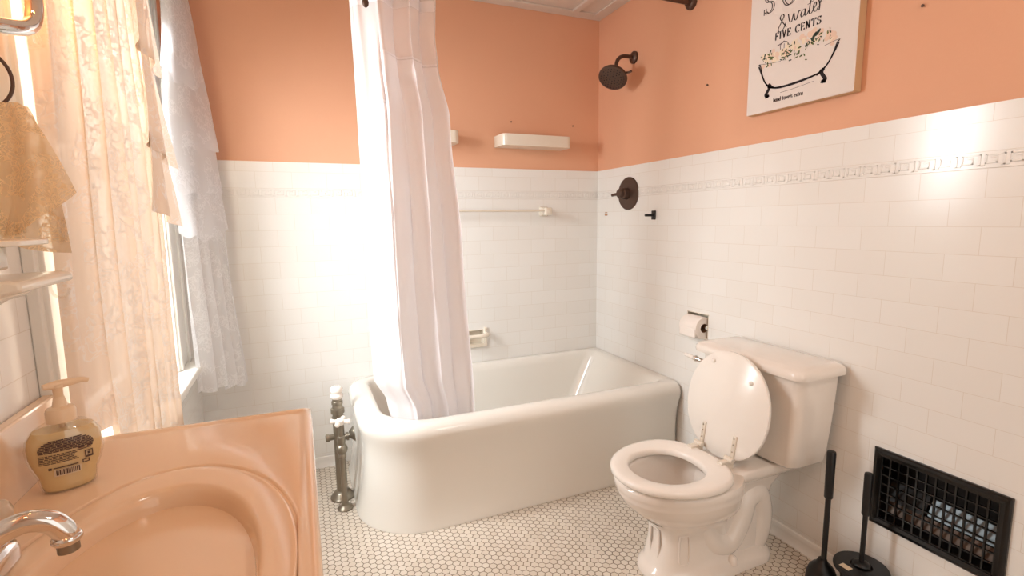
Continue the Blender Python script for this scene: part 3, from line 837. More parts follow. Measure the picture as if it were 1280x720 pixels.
GL = {
 'F': ([[(.12, 0), (.12, 1)], [(.0, 1), (.58, 1)], [(.12, .52), (.42, .52)], [(.02, 0), (.22, 0)], [(.58, 1), (.58, .8)], [(.42, .62), (.42, .42)]], .66),
 'I': ([[(.14, 0), (.14, 1)], [(0, 0), (.28, 0)], [(0, 1), (.28, 1)]], .34),
 'V': ([[(.08, 1), (.36, 0)], [(.36, 0), (.62, 1)], [(-.02, 1), (.2, 1)], [(.5, 1), (.72, 1)]], .74),
 'E': ([[(.12, 0), (.12, 1)], [(0, 1), (.58, 1)], [(.12, .52), (.42, .52)], [(0, 0), (.62, 0)], [(.58, 1), (.58, .8)], [(.62, 0), (.62, .22)], [(.42, .62), (.42, .42)]], .70),
 'C': ([arc(.42, .5, .38, .5, 45, 315, 22), [(.70, 1), (.70, .72)]], .80),
 'N': ([[(.12, 0), (.12, 1)], [(.10, 1), (.62, 0)], [(.64, 0), (.64, 1)], [(0, 0), (.24, 0)], [(.52, 1), (.76, 1)], [(0, 1), (.14, 1)]], .84),
 'T': ([[(.34, 0), (.34, 1)], [(0, 1), (.68, 1)], [(.2, 0), (.48, 0)], [(0, 1), (0, .78)], [(.68, 1), (.68, .78)]], .76),
 'S': ([S_, [(.54, 1), (.54, .76)], [(.03, 0), (.03, .26)]], .66),
 'O': ([arc(.42, .5, .40, .5, 90, 450, 28)], .86),
 'A': ([[(.04, 0), (.38, 1)], [(.38, 1), (.72, 0)], [(.16, .34), (.60, .34)]], .80),
 'P': ([[(.12, 0), (.12, 1)], [(.12, 1), (.36, 1)] + arc(.36, .74, .26, .26, 90, -90, 12) + [(.12, .48)]], .70),
 'h': ([[(.08, 0), (.08, 1.5)], arc(.30, .62, .22, .36, 180, 0, 10) + [(.52, 0)]], .66),
 'a': ([arc(.26, .46, .24, .46, 0, 360, 18), [(.50, .95), (.50, .12), (.60, 0)]], .68),
 'n': ([[(.08, 0), (.08, .95)], arc(.30, .60, .22, .36, 180, 0, 10) + [(.52, 0)]], .66),
 'd': ([arc(.26, .46, .24, .46, 0, 360, 18), [(.50, 1.5), (.50, 0)]], .66),
 't': ([[(.18, 1.3), (.18, .2)] + arc(.34, .18, .16, .18, 180, 290, 6), [(0, .92), (.38, .92)]], .50),
 'o': ([arc(.28, .48, .26, .48, 90, 450, 20)], .64),
 'w': ([[(0, .95), (.16, 0), (.34, .85)], [(.34, .85), (.52, 0), (.70, .95)]], .80),
 'e': ([[(.03, .5), (.50, .54)] + arc(.27, .48, .24, .48, 10, 310, 18)], .62),
 'l': ([[(.08, 0), (.08, 1.5)]], .28),
 's': ([[(u * .8, v * .95) for u, v in S_]], .54),
 'x': ([[(0, .95), (.46, 0)], [(.46, .95), (0, 0)]], .56),
 'r': ([[(.08, 0), (.08, .95)], arc(.30, .62, .22, .32, 180, 40, 8)], .50),
 ' ': ([], .45)}
def write(bm, text, u, v, h, thin, thick, sp=0.0, track=1.0, rise=0.0):
    for i, ch in enumerate(text):
        st, adv = GL[ch]
        for s in st: ribbon(bm, [(u + a * h * track, v + b * h) for a, b in s], thin, thick)
        u += (adv * track + sp) * h; v += rise
    return u
bm = bmesh.new()
for ch, u, v in (('S', .062, .338), ('O', .136, .338), ('A', .216, .338), ('P', .292, .338)):
    st, adv = GL[ch]
    for s in st:      # inline, double-line capitals
        for off in (-.0042, .0042): ribbon(bm, [(u + a * .062 + off, v + b * .078) for a, b in s], .0024, .0034)
obj('title_letters', bm, INK, pc, smooth=False)
bm = bmesh.new()
amp = smooth_path([(.155, .268, 0), (.138, .290, 0), (.128, .306, 0), (.136, .316, 0), (.143, .307, 0), (.132, .288, 0), (.122, .270, 0), (.130, .260, 0), (.143, .266, 0), (.152, .284, 0)], 6)
ribbon(bm, [(p.x, p.y) for p in amp], .0015, .0042)
scr = [[(.160, .308), (.166, .284), (.174, .280), (.181, .304), (.185, .284), (.192, .280), (.200, .304), (.205, .302)],
       [(.222, .303), (.212, .300), (.208, .288), (.213, .280), (.221, .288), (.224, .303), (.223, .284), (.229, .281), (.236, .292)],
       [(.244, .330), (.239, .300), (.239, .284), (.245, .280), (.252, .288)], [(.231, .312), (.252, .317)],
       [(.252, .290), (.262, .300), (.260, .310), (.253, .302), (.254, .286), (.262, .281), (.270, .292)],
       [(.268, .318), (.274, .298), (.273, .280)], [(.274, .300), (.282, .312), (.288, .308)]]
for s in scr: ribbon(bm, [(p.x, p.y) for p in smooth_path([(a, b, 0) for a, b in s], 6)], .0016, .0042)
obj('script_letters', bm, INK, pc, smooth=False)
bm = bmesh.new(); write(bm, 'FIVE CENTS', .112, .237, .0240, .0016, .0050, .17, .84); obj('capital_letters', bm, INK, pc, smooth=False)
bm = bmesh.new(); write(bm, 'hand towels extra', .118, .027, .0098, .0013, .0027, .10, 1.04); obj('small_letters', bm, INK, pc, smooth=False)
# drawn tub: outline, feet, tap, flowers
bm = bmesh.new()
def rb(pts, thin, thick=None): ribbon(bm, [(p.x, p.y) for p in smooth_path([(a, b, 0) for a, b in pts], 8)], thin, thick)
rb([(.048, .166), (.060, .140), (.078, .104), (.098, .084)], .003, .0065); rb([(.348, .160), (.334, .134), (.314, .104), (.29, .086)], .003, .006); rb([(.046, .170), (.054, .168), (.066, .130), (.082, .098), (.104, .080), (.16, .074), (.24, .078), (.285, .084), (.312, .100), (.330, .130), (.342, .160), (.350, .166)], .0035, .0042)
rb([(.09, .085), (.14, .072), (.22, .073), (.29, .083)], .006, .006)
rb([(.048, .173), (.09, .166), (.14, .160)], .0012); rb([(.300, .163), (.335, .168), (.352, .168)], .0012)
for s, u in ((1, .092), (-1, .302)):
    rb([(u, .094), (u + s * .006, .082), (u - s * .002, .068), (u - s * .008, .058), (u + s * .004, .052)], .012, .012)
    rb([(u - s * .008, .056), (u + s * .006, .052), (u - s * .010, .049)], .005)
    rb([(u + s * .008, .092), (u + s * .016, .082), (u + s * .024, .078)], .006)
obj('drawn_tub', bm, INK, pc, smooth=False)
bm = bmesh.new()
rb([(.136, .200), (.136, .216), (.150, .222), (.164, .216), (.164, .208)], .0025); rb([(.122, .216), (.136, .219), (.150, .225)], .003); rb([(.150, .200), (.150, .216)], .002)
obj('drawn_tap', bm, INKG, pc, smooth=False)['kind'] = 'stuff'
bm = bmesh.new(); rb([(.145, .054), (.2, .056), (.27, .062)], .0012); obj('drawn_shadow', bm, INKG, pc, smooth=False)
def blob(bm, u, v, r, a, el, d, n=10):
    c, s = cos(a), sin(a)
    vs = []
    for k in range(n):
        t = 2 * pi * k / n; x, y = r * cos(t), r * el * sin(t)
        vs.append(bm.verts.new(cv(u + x * c - y * s, v + x * s + y * c, d)))
    bm.faces.new(vs)
rnd = random.Random(3)
beds = [bmesh.new() for _ in range(4)]
for k in range(130):
    t = rnd.random(); u = .055 + .285 * t
    v = .172 + rnd.gauss(.012, .011) + .020 * math.exp(-((t - .62) / .22) ** 2)
    if rnd.random() < .62:
        blob(beds[0 if rnd.random() < .6 else 1], u, v, rnd.uniform(.006, .012), rnd.random() * 6, rnd.uniform(.5, 1), .0004 + .0001 * rnd.random())
for (u0, v0, n) in ((.075, .182, 10), (.10, .178, 8), (.165, .183, 22), (.26, .188, 20), (.305, .192, 8), (.22, .165, 10), (.14, .172, 8)):
    for k in range(n):
        blob(beds[2 if rnd.random() < .65 else 3], u0 + rnd.gauss(0, .014), v0 + rnd.gauss(0, .010), rnd.uniform(.003, .008), rnd.random() * 6, .38, .0006 + .0001 * rnd.random(), 8)
for (u, v, a) in ((.262, .206, .9), (.274, .212, .8), (.095, .205, 1.1), (.072, .198, 1.3), (.19, .205, 1.5)): blob(beds[3], u, v, .013 if u > .2 else .007, a, .4, .0008)
for nm, b_, m_ in (('drawn_flower', beds[0], FLOWER), ('drawn_flower', beds[1], PEACHF), ('drawn_leaf', beds[2], LEAF), ('drawn_leaf', beds[3], DLEAF)): obj(nm, b_, m_, pc, smooth=False)['kind'] = 'stuff'

# ------------------------------------------------------------------ wall register
vr = thing('wall_register', 'black metal heating register with grid grille low on right wall', 'vent', (0, -1.79, .365))
Y0, Y1, Z0, Z1 = -1.957, -1.623, .241, .489
bm = bmesh.new()
loft_l = []
for ins, d in ((0, 0.0), (0, .007), (.004, .011), (.012, .0125), (.022, .009), (.024, .005)):
    loft_l.append([(-d, Y0 + ins, Z0 + ins), (-d, Y1 - ins, Z0 + ins), (-d, Y1 - ins, Z1 - ins), (-d, Y0 + ins, Z1 - ins)])
loft(bm, loft_l, False, False)
obj('frame', bm, BLACKM, vr, smooth=False)
bm = bmesh.new(); ya, yb, za, zb = Y0 + .024, Y1 - .024, Z0 + .024, Z1 - .024
NC, NR = 12, 7
for i in range(NC + 1):
    y = ya + (yb - ya) * i / NC; box(bm, -.006, .001, y - .0022, y + .0022, za, zb)
for j in range(NR + 1):
    z = za + (zb - za) * j / NR; box(bm, -.0055, .0005, ya, yb, z - .0018, z + .0018)
obj('grille', bm, BLACKM, vr, smooth=False)
bm = bmesh.new()
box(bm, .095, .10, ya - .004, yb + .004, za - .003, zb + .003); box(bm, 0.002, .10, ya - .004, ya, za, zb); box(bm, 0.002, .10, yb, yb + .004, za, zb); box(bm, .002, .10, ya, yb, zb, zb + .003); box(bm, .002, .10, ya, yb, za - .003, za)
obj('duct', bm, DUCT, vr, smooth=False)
for (b0, b1, zc, hh, m_) in ((ya + .008, ya + .168, .352, .026, ZINC), (ya + .176, yb - .005, .350, .030, DUCT), (ya + .005, yb - .005, .295, .020, mat('blade_dull', rgb(92, 74, 62), .45, .4))):
    bm = bmesh.new(); tlt = radians(25)
    pts = [(.030 - sin(tlt) * -h, h) for h in (-hh, hh)]
    loft(bm, [[(.032 + k * sin(tlt) * hh, b0, zc + k * cos(tlt) * hh), (.032 + k * sin(tlt) * hh, b1, zc + k * cos(tlt) * hh), (.034 + k * sin(tlt) * hh, b1, zc + k * cos(tlt) * hh), (.034 + k * sin(tlt) * hh, b0, zc + k * cos(tlt) * hh)] for k in (-1, 1)])
    obj('damper_blade', bm, m_, vr, smooth=False)

# ------------------------------------------------------------------ toilet brush, plunger and their caddy
cx, cy = -.086, -1.660
cd = thing('brush_caddy', 'black round brush canister with flat lid standing below the register', 'toilet brush holder', (cx, cy, 0))
bm = bmesh.new(); lathe(bm, [(.001, .050), (.006, .0515), (.085, .0525), (.100, .058), (.112, .068), (.118, .071)], (0, 0, 1), (cx, cy, 0), 40); obj('canister', bm, BLACK, cd)
bm = bmesh.new(); lathe(bm, [(.118, .074), (.126, .0745), (.131, .072), (.132, .03), (.130, .028), (.126, .026)], (0, 0, 1), (cx, cy, 0), 40, True, True); obj('rim_lid', bm, BLACK, cd)
bm = bmesh.new(); box(bm, cx - .060, cx - .040, cy + .000, cy + .030, .1322, .1328); obj('sticker', bm, LABELW, cd, smooth=False)
br = thing('toilet_brush', 'black toilet brush handle standing upright in front of the register', 'toilet brush', (cx, cy, .12))
hx, hy = cx + .004, cy + .003
bm = bmesh.new(); lathe(bm, [(.10, .007), (.30, .007)], (0, 0, 1), (hx, hy, 0), 16); obj('shaft', bm, BLACK, br)
bm = bmesh.new(); lathe(bm, [(.295, .0085), (.30, .0112), (.425, .0118), (.431, .0105), (.433, .006)], (0, 0, 1), (hx, hy, 0), 20); obj('grip', bm, BLACK, br)
bm = bmesh.new(); lathe(bm, [(.127, .010), (.134, .024), (.139, .021), (.144, .009)], (0, 0, 1), (hx, hy, 0), 24); obj('collar', bm, BLACK, br)
px_, py_ = -.128, -1.566
pl = thing('plunger', 'black plunger with tall handle beside the toilet, left of the brush', 'plunger', (px_, py_, 0))
bm = bmesh.new(); lathe(bm, [(.001, .044), (.006, .046), (.03, .0455), (.055, .043), (.072, .037), (.084, .028), (.092, .018), (.106, .012)], (0, 0, 1), (px_, py_, 0), 36); obj('cup', bm, BLACK, pl)
hx, hy = px_, py_ - .004
bm = bmesh.new(); lathe(bm, [(.10, .0082), (.32, .0082)], (0, 0, 1), (hx, hy, 0), 16); obj('shaft', bm, BLACK, pl)
bm = bmesh.new(); lathe(bm, [(.315, .0095), (.32, .0125), (.466, .0132), (.472, .0118), (.474, .007)], (0, 0, 1), (hx, hy, 0), 20); obj('grip', bm, BLACK, pl)

# ------------------------------------------------------------------ tub waste tower at the left end of the tub
wt = thing('tub_standpipe', 'tarnished nickel bath waste standpipe with white porcelain knobs beside the tub', 'plumbing pipe', (-1.512, -.345, 0))
mx_, my_ = -1.515, -.345
bm = bmesh.new(); lathe(bm, [(.001, .050), (.008, .050), (.014, .044), (.028, .036), (.036, .026)], (0, 0, 1), (mx_, my_, 0), 32); obj('floor_flange', bm, NICKEL, wt)
bm = bmesh.new(); lathe(bm, [(.02, .0225), (.36, .0225), (.362, .026), (.372, .026), (.374, .022), (.385, .022), (.388, .028), (.408, .028), (.411, .022), (.425, .020), (.428, .0235), (.440, .0235), (.443, .020), (.455, .020)], (0, 0, 1), (mx_, my_, 0), 28); obj('tower_pipe', bm, NICKEL, wt)
bm = bmesh.new(); lathe(bm, [(.452, .021), (.458, .027), (.466, .028), (.472, .024), (.478, .022), (.484, .026), (.494, .027), (.502, .022), (.507, .012), (.508, 0)], (0, 0, 1), (mx_, my_, 0), 28, cap1=False); obj('lift_knob', bm, PORC, wt)
sx, sy = -1.512, -.445
bm = bmesh.new(); lathe(bm, [(.001, .031), (.005, .032), (.012, .026), (.018, .016), (.03, .014)], (0, 0, 1), (sx, sy, 0), 28); obj('floor_flange', bm, NICKEL, wt)
bm = bmesh.new(); lathe(bm, [(.01, .0112), (.225, .0112), (.228, .016), (.240, .016), (.246, .012), (.252, .020), (.266, .024), (.280, .020), (.285, .014), (.300, .016), (.318, .016), (.322, .010), (.385, .008)], (0, 0, 1), (sx, sy, 0), 24); obj('supply_pipe', bm, NICKEL, wt)
bm = bmesh.new()
lathe(bm, [(.372, .014), (.378, .018), (.392, .018), (.398, .012), (.400, 0)], (0, 0, 1), (sx, sy, 0), 20, cap1=False)
for k in range(4):
    a = pi / 4 + pi / 2 * k + .4; d = Vector((cos(a), sin(a), 0))
    lathe(bm, [(.008, .008), (.026, .0085), (.034, .0115), (.040, .010), (.043, .004)], d, (sx, sy, .385), 14)
obj('cross_handle', bm, PORC, wt)
bm = bmesh.new()
tube(bm, [(mx_, my_ - .01, .275), (mx_ - .0, sy, .272)], .012, 12)
tube(bm, [(mx_ - .015, my_, .283), (mx_ - .042, my_ - .004, .283)], [.013, .013], 14)
lathe(bm, [(0, .017), (.012, .017), (.016, .010)], (-1, 0, 0), (mx_ - .04, my_ - .004, .283), 18)
obj('side_cap', bm, NICKEL, wt)
bm = bmesh.new()
tube(bm, smooth_path([(mx_ + .01, my_, .270), (mx_ + .035, my_ - .004, .278), (mx_ + .058, my_ - .008, .286)]), .0125, 14)
lathe(bm, [(0, .017), (.010, .018), (.012, .012)], (1, 0, .1), (mx_ + .028, my_ - .003, .276), 16)
lathe(bm, [(0, .014), (.010, .024), (.018, .032), (.022, .033)], (1, 0, .1), (mx_ + .042, my_ - .006, .284), 22)
obj('tub_branch', bm, NICKEL, wt)

# ------------------------------------------------------------------ vanity
VY1, VY0, VXF = -1.352, -2.42, -1.62
cb = thing('vanity_cabinet', 'peach painted vanity cabinet under the sink counter', 'cabinet', (-1.85, -1.88, 0))
bm = bmesh.new(); box(bm, XL + .002, VXF - .028, VY0 + .015, VY0 + .033, .09, .738); box(bm, XL + .002, VXF - .028, VY1 - .033, VY1 - .015, .09, .738); box(bm, XL + .002, VXF - .028, VY0 + .03, VY1 - .03, .09, .108); box(bm, VXF - .046, VXF - .028, VY0 + .03, VY1 - .03, .108, .738); box(bm, XL + .002, VXF - .09, VY0 + .02, VY1 - .02, .001, .09); obj('body', bm, CABINET, cb, bevel=.002)
for k in range(2):
    ya = VY0 + .035 + k * .50
    bm = bmesh.new(); box(bm, VXF - .029, VXF - .012, ya, ya + .485, .13, .70); box(bm, VXF - .013, VXF - .008, ya + .05, ya + .435, .18, .65)
    d = obj('door', bm, CABINET, cb, bevel=.003)
    bm = bmesh.new(); lathe(bm, [(0, .007), (.012, .006), (.016, .014), (.024, .014), (.028, .008)], (1, 0, 0), (VXF - .013, ya + (.45 if k == 0 else .035), .56), 18); obj('knob', bm, CHROME, d)
ct = thing('sink_counter', 'peach moulded counter with oval sink and low backsplash', 'sink', (-1.85, -1.88, .74))
bm = bmesh.new()
N = 192
SC = Vector((-1.838, -1.895, 0))
def rectpt(a, ins):
    """point of the counter outline in direction a from the sink centre"""
    x0, x1, y0_, y1_ = XL + .002 + (ins if ins < 0 else 0), VXF - ins, VY0 + ins, VY1 - ins
    c, s = cos(a), sin(a); t = 1e9
    if c > 1e-9: t = min(t, (x1 - SC.x) / c)
    if c < -1e-9: t = min(t, (x0 - SC.x) / c)
    if s > 1e-9: t = min(t, (y1_ - SC.y) / s)
    if s < -1e-9: t = min(t, (y0_ - SC.y) / s)
    return SC.x + c * t, SC.y + s * t
ang = [2 * pi * k / N for k in range(N)]
for (X_, Y_) in ((VXF, VY1), (VXF, VY0), (XL + .002, VY1), (XL + .002, VY0)):   # snap the nearest rays to the corners
    a = math.atan2(Y_ - SC.y, X_ - SC.x) % (2 * pi); i = min(range(N), key=lambda k: abs(ang[k] - a)); ang[i] = a
loops = []
for ins, z in ((.006, .7395), (.001, .742), (0, .748), (0, .772), (.002, .778), (.006, .7815), (.011, .782), (.017, .7805), (.022, .7785), (.028, .778)):
    loops.append([(*rectpt(a, ins), z) for a in ang])
def ell(rx, ry, z, dx=0, dy=0, rxb=None):
    L_ = []
    for a in ang:
        c, s = cos(a), sin(a)
        k = 1 / sqrt((c / (rxb if (rxb and c < 0) else rx)) ** 2 + (s / ry) ** 2)
        L_.append((SC.x + dx + c * k, SC.y + dy + s * k, z))
    return L_
loops += [ell(.1985, .332, .778, rxb=.172), ell(.1965, .330, .7772, rxb=.170), ell(.1945, .328, .7735, rxb=.1685), ell(.1925, .326, .7732, rxb=.167), ell(.1905, .3235, .7745, rxb=.165), ell(.189, .322, .7768, rxb=.164), ell(.186, .318, .7772, rxb=.162), ell(.180, .311, .7765, rxb=.158),
          ell(.162, .290, .7735, rxb=.146), ell(.150, .277, .7715, rxb=.139), ell(.146, .2725, .7695, rxb=.137), ell(.142, .268, .765, rxb=.1345), ell(.139, .264, .757, rxb=.132), ell(.136, .260, .740, rxb=.1295), ell(.133, .255, .70, rxb=.127), ell(.127, .246, .655, rxb=.122), ell(.114, .226, .612, rxb=.110), ell(.088, .18, .584, rxb=.086), ell(.05, .10, .573, rxb=.05), ell(.022, .022, .570)]
loft(bm, loops)
obj('countertop', bm, MARBLE, ct, angle=50)
bm = bmesh.new(); box(bm, XL + .001, XL + .021, VY0, VY1 - .055, .775, .898); obj('backsplash', bm, MARBLE, ct, bevel=.004)
bm = bmesh.new(); lathe(bm, [(0, .021), (.003, .021), (.004, .015), (.002, .013)], (0, 0, 1), (SC.x, SC.y, .5695), 24); obj('drain', bm, CHROME, ct)
bm = bmesh.new()
bmesh.ops.create_cube(bm, size=1, matrix=Matrix.Translation((SC.x + .1335, SC.y - .03, .722)) @ Matrix.Rotation(radians(10), 4, 'Y') @ Matrix.Diagonal((.003, .030, .007, 1))); obj('overflow_slot', bm, BLACK, ct, bevel=.001)

# faucet
fc = thing('faucet', 'chrome faucet with curved spout over the peach sink', 'faucet', (-2.005, -1.872, .778))
FX, FY = -2.003, -1.872
bm = bmesh.new()
loft(bm, [[(FX + a * s, FY + b * s2, z) for a, b in rrect(-.030, .024, -.130, .130, (.025,) * 4, 8)] for s, s2, z in ((1, 1, .7775), (1, 1, .790), (.94, .97, .798), (.80, .90, .803))])
fb = obj('base', bm, CHROME, fc, angle=50)
bm = bmesh.new()
sp = smooth_path([(FX + .000, FY, .795), (FX + .006, FY + .002, .822), (FX + .032, FY + .009, .849), (FX + .066, FY + .017, .864), (FX + .089, FY + .023, .859), (FX + .101, FY + .026, .844), (FX + .104, FY + .027, .832)], 8)
n_ = len(sp); tube(bm, sp, [.0165 - .0040 * min(1, i / (n_ * .5)) for i in range(n_)], 24)
lathe(bm, [(-.001, .0125), (.002, .0152), (.006, .0152), (.009, .013)], (.03, 0, -1), (FX + .1035, FY + .0268, .836), 28)
so = obj('spout', bm, CHROME, fc, angle=50)
bm = bmesh.new(); lathe(bm, [(0, .011), (.011, .011), (.0115, .008)], (.03, 0, -1), (FX + .1038, FY + .0268, .827), 24); obj('aerator', bm, NICKEL, fc)
HND = mat('handle_acrylic', rgb(205, 184, 160), .15)
for yy in (FY + .105, FY - .105):
    bm = bmesh.new(); lathe(bm, [(.795, .018), (.806, .017), (.812, .010), (.822, .009)], (0, 0, 1), (FX, yy, 0), 22); st = obj('handle_stem', bm, CHROME, fc)
    bm = bmesh.new()
    lathe(bm, [(.818, .012), (.824, .022), (.842, .024), (.852, .020), (.855, .010), (.8555, 0)], (0, 0, 1), (FX, yy, 0), 12, cap1=False); obj('handle', bm, HND, fc)

# ------------------------------------------------------------------ soap bottle
BX, BY, BZ = -1.992, -1.568, .7785
sb = thing('soap_bottle', 'squat clear pump bottle of cream hand soap on the counter', 'soap bottle', (BX, BY, BZ))
fwd = Vector((.38, -.925, 0)).normalized(); sd_ = Vector((-fwd.y, fwd.x, 0))
def bl(z, w, t, p=2.5, n=48):
    o_ = []
    for k in range(n):
        a = 2 * pi * k / n; e = 2 / p
        u = abs(cos(a)) ** e * (1 if cos(a) > 0 else -1) * w; v = abs(sin(a)) ** e * (1 if sin(a) > 0 else -1) * t
        q = Vector((BX, BY, BZ + z)) + sd_ * u + fwd * v; o_.append(q)
    return o_
BK = .94
BP = [(0.001, .033, .021), (.004, .0365, .0235), (.012, .0385, .025), (.026, .0405, .0265), (.042, .047, .029), (.058, .0515, .0305), (.074, .0525, .031), (.088, .050, .030), (.100, .0425, .0275), (.108, .032, .0235), (.113, .020, .018), (.1145, .0165, .0165)]
BP = [(a, b * BK, c * BK) for a, b, c in BP]
bm = bmesh.new(); loft(bm, [bl(z, w, t, 2.3) for z, w, t in BP]); obj('bottle', bm, CLEARP, sb, angle=60)
bm = bmesh.new(); loft(bm, [bl(z + .0015, w * .955 - .0005, t * .95 - .0005, 2.3) for z, w, t in BP[:9]]); obj('liquid_soap', bm, SOAP, sb, angle=60)
bm = bmesh.new(); lathe(bm, [(.112, .0185), (.113, .0195), (.128, .0195), (.134, .0175), (.137, .010), (.152, .007)], (0, 0, 1), (BX, BY, BZ), 30); obj('collar', bm, PUMP, sb)
bm = bmesh.new(); tube(bm, [(BX, BY, BZ + .02), (BX, BY, BZ + .114)], .004, 10); obj('dip_tube', bm, PUMP, sb)
bm = bmesh.new(); lathe(bm, [(.148, .0062), (.166, .0068), (.168, .0085), (.1725, .0085), (.174, .005)], (0, 0, 1), (BX, BY, BZ), 20)
nd = Vector((.80, .60, 0)).normalized(); c0 = Vector((BX, BY, BZ + .1715))
tube(bm, [c0 - nd * .018, c0, c0 + nd * .016, c0 + nd * .032, c0 + nd * .040 + Vector((0, 0, -.003))], [.0045, .0075, .006, .0045, .0035], 12); obj('pump_head', bm, PUMP, sb)
# printed back label: text bars, icons and barcode wrapped on the front of the bottle
def onb(u, z, off=.0006):
    w = interp([(a, b) for a, b, c in BP], z); t = interp([(a, c) for a, b, c in BP], z); e = 2.3
    uu = max(-.98, min(.98, u / w)); v = t * (1 - abs(uu) ** e) ** (1 / e)
    return Vector((BX, BY, BZ + z)) + sd_ * u + fwd * (v + off)
def bar(bm, u0, u1, z0_, z1_, off=.0006):
    n = max(2, int((u1 - u0) / .004)); V = []
    for zz in (z0_, z1_): V.append([bm.verts.new(onb(u0 + (u1 - u0) * i / n, zz, off)) for i in range(n + 1)])
    for i in range(n): bm.faces.new((V[0][i], V[0][i + 1], V[1][i + 1], V[1][i]))
bm = bmesh.new(); r_ = random.Random(5)
for z in [.0885 - .0024 * i for i in range(8)]:       # dense block of tiny type, domed on top
    hw = .034 * sqrt(max(.1, 1 - ((z - .0745) / .0175) ** 2)); u = -hw
    while u < hw:
        l = r_.uniform(.004, .011); bar(bm, u, min(hw, u + l), z, z + .0018); u += l + .0008
for z in [.0665 - .0026 * i for i in range(6)]:
    u = -.034
    while u < .006 + .004 * r_.random():
        l = r_.uniform(.003, .008); bar(bm, u, u + l, z, z + .0014); u += l + .001
for (u0, u1, a, b) in ((.012, .030, .0665, .068), (.014, .022, .069, .072), (.025, .032, .069, .0715), (.021, .0225, .052, .062), (.030, .0315, .052, .062), (.021, .0315, .0615, .063), (.021, .0315, .0505, .054), (.0245, .028, .056, .060), (.018, .020, .0475, .049), (.017, .026, .043, .0445), (.017, .026, .0475, .049), (.017, .0185, .043, .049), (.0245, .026, .043, .049), (-.024, -.020, .043, .047), (-.018, .012, .0445, .0462)): bar(bm, u0, u1, a, b)
obj('label_print', bm, LABELI, sb, smooth=False)
bm = bmesh.new(); bar(bm, -.018, .015, .0305, .0425, .0004); obj('barcode_field', bm, LABELW, sb, smooth=False)
bm = bmesh.new(); u = -.0155
while u < .0125:
    w_ = r_.choice((.0006, .0009, .0015)); bar(bm, u, u + w_, .0325, .0415, .0008); u += w_ + r_.choice((.0006, .001))
obj('barcode', bm, LABELI, sb, smooth=False)

# ------------------------------------------------------------------ left wall above the counter
# porcelain soap shelf and tumbler plate, seen end-on
ss = thing('soap_shelf', 'thick cream ceramic shelf sticking out from the left wall', 'shelf', (XL, -1.66, 1.11))
bm = bmesh.new()
prof = [(XL, 1.130), (-1.955, 1.134), (-1.944, 1.131), (-1.942, 1.120), (-1.956, 1.116), (-1.992, 1.109), (-1.998, 1.100), (-2.02, 1.094), (-2.045, 1.078), (XL, 1.072)]
loft(bm, [[(x, y, z) for x, z in prof] for y in (-1.76, -1.60)]); obj('shelf_body', bm, CERAMIC, ss, bevel=.004)
bm = bmesh.new(); tube(bm, smooth_path([(-1.972, -1.603, 1.118), (-1.972, -1.596, 1.100), (-1.965, -1.594, 1.092), (-1.955, -1.594, 1.096), (-1.952, -1.594, 1.106)]), .0022, 8); obj('clear_clip', bm, CLEARP, ss)
tp_ = thing('tumbler_holder', 'thin white tumbler plate on a block above the ceramic shelf', 'tumbler holder', (XL, -1.68, 1.18))
bm = bmesh.new(); loft(bm, [[(x, y, z) for x, y in rrect(XL, -1.944, -1.77, -1.64, (.004, .03, .03, .004), 8)] for z in (1.176, 1.1835)]); obj('plate', bm, CERAMIC, tp_, bevel=.0015)
bm = bmesh.new(); box(bm, XL, -1.993, -1.735, -1.655, 1.142, 1.176); obj('block', bm, CERAMIC, tp_, bevel=.004)
# bronze ring with a lace cloth
tr = thing('towel_ring', 'thin dark ring holding the cream lace cloth by the window', 'towel ring', (XL, -1.62, 1.41))
bm = bmesh.new(); c0 = Vector((-2.022, -1.60, 1.408))
tube(bm, [c0 + Vector((.034 * cos(t), .012 * cos(t), .042 * sin(t))) for t in [2 * pi * k / 40 for k in range(40)]], .0024, 10, closed=True); obj('ring', bm, BRONZE, tr)
bm = bmesh.new(); tube(bm, [(XL + .002, -1.605, 1.448), (-2.024, -1.60, 1.449)], .005, 10); lathe(bm, [(0, .018), (.006, .018), (.009, .010)], (1, 0, 0), (XL, -1.605, 1.448), 20); obj('post', bm, BRONZE, tr)
ltw = thing('lace_cloth', 'cream lace cloth draped through a dark ring left of the window', 'cloth', (-1.99, -1.6, 1.4))
def lace_drape(x0, x1, zt, zb, yb, ph, tw):
    def f(u, v):
        k = v ** .7
        xc = -1.995 + ((x0 + x1) / 2 + 1.995) * k; hw = .018 + ((x1 - x0) / 2 - .018) * k
        x = xc + hw * (2 * u - 1)
        z = zt + (zb + tw * (u - .5) - .02 * sin(u * pi) - zt) * v
        y = yb - .012 * sin(u * 9 + ph + v * 2) * (.3 + v) - .012 * v
        return (max(x, XL + .004), y, z)
    return f
bm = bmesh.new(); sheet(bm, lace_drape(-2.045, -1.925, 1.375, 1.215, -1.608, 0, .07), 40, 40); obj('front_fold', bm, LACET, ltw)
bm = bmesh.new(); sheet(bm, lace_drape(-2.052, -1.94, 1.375, 1.19, -1.585, 2, -.06), 40, 40); obj('rear_fold', bm, LACET, ltw)
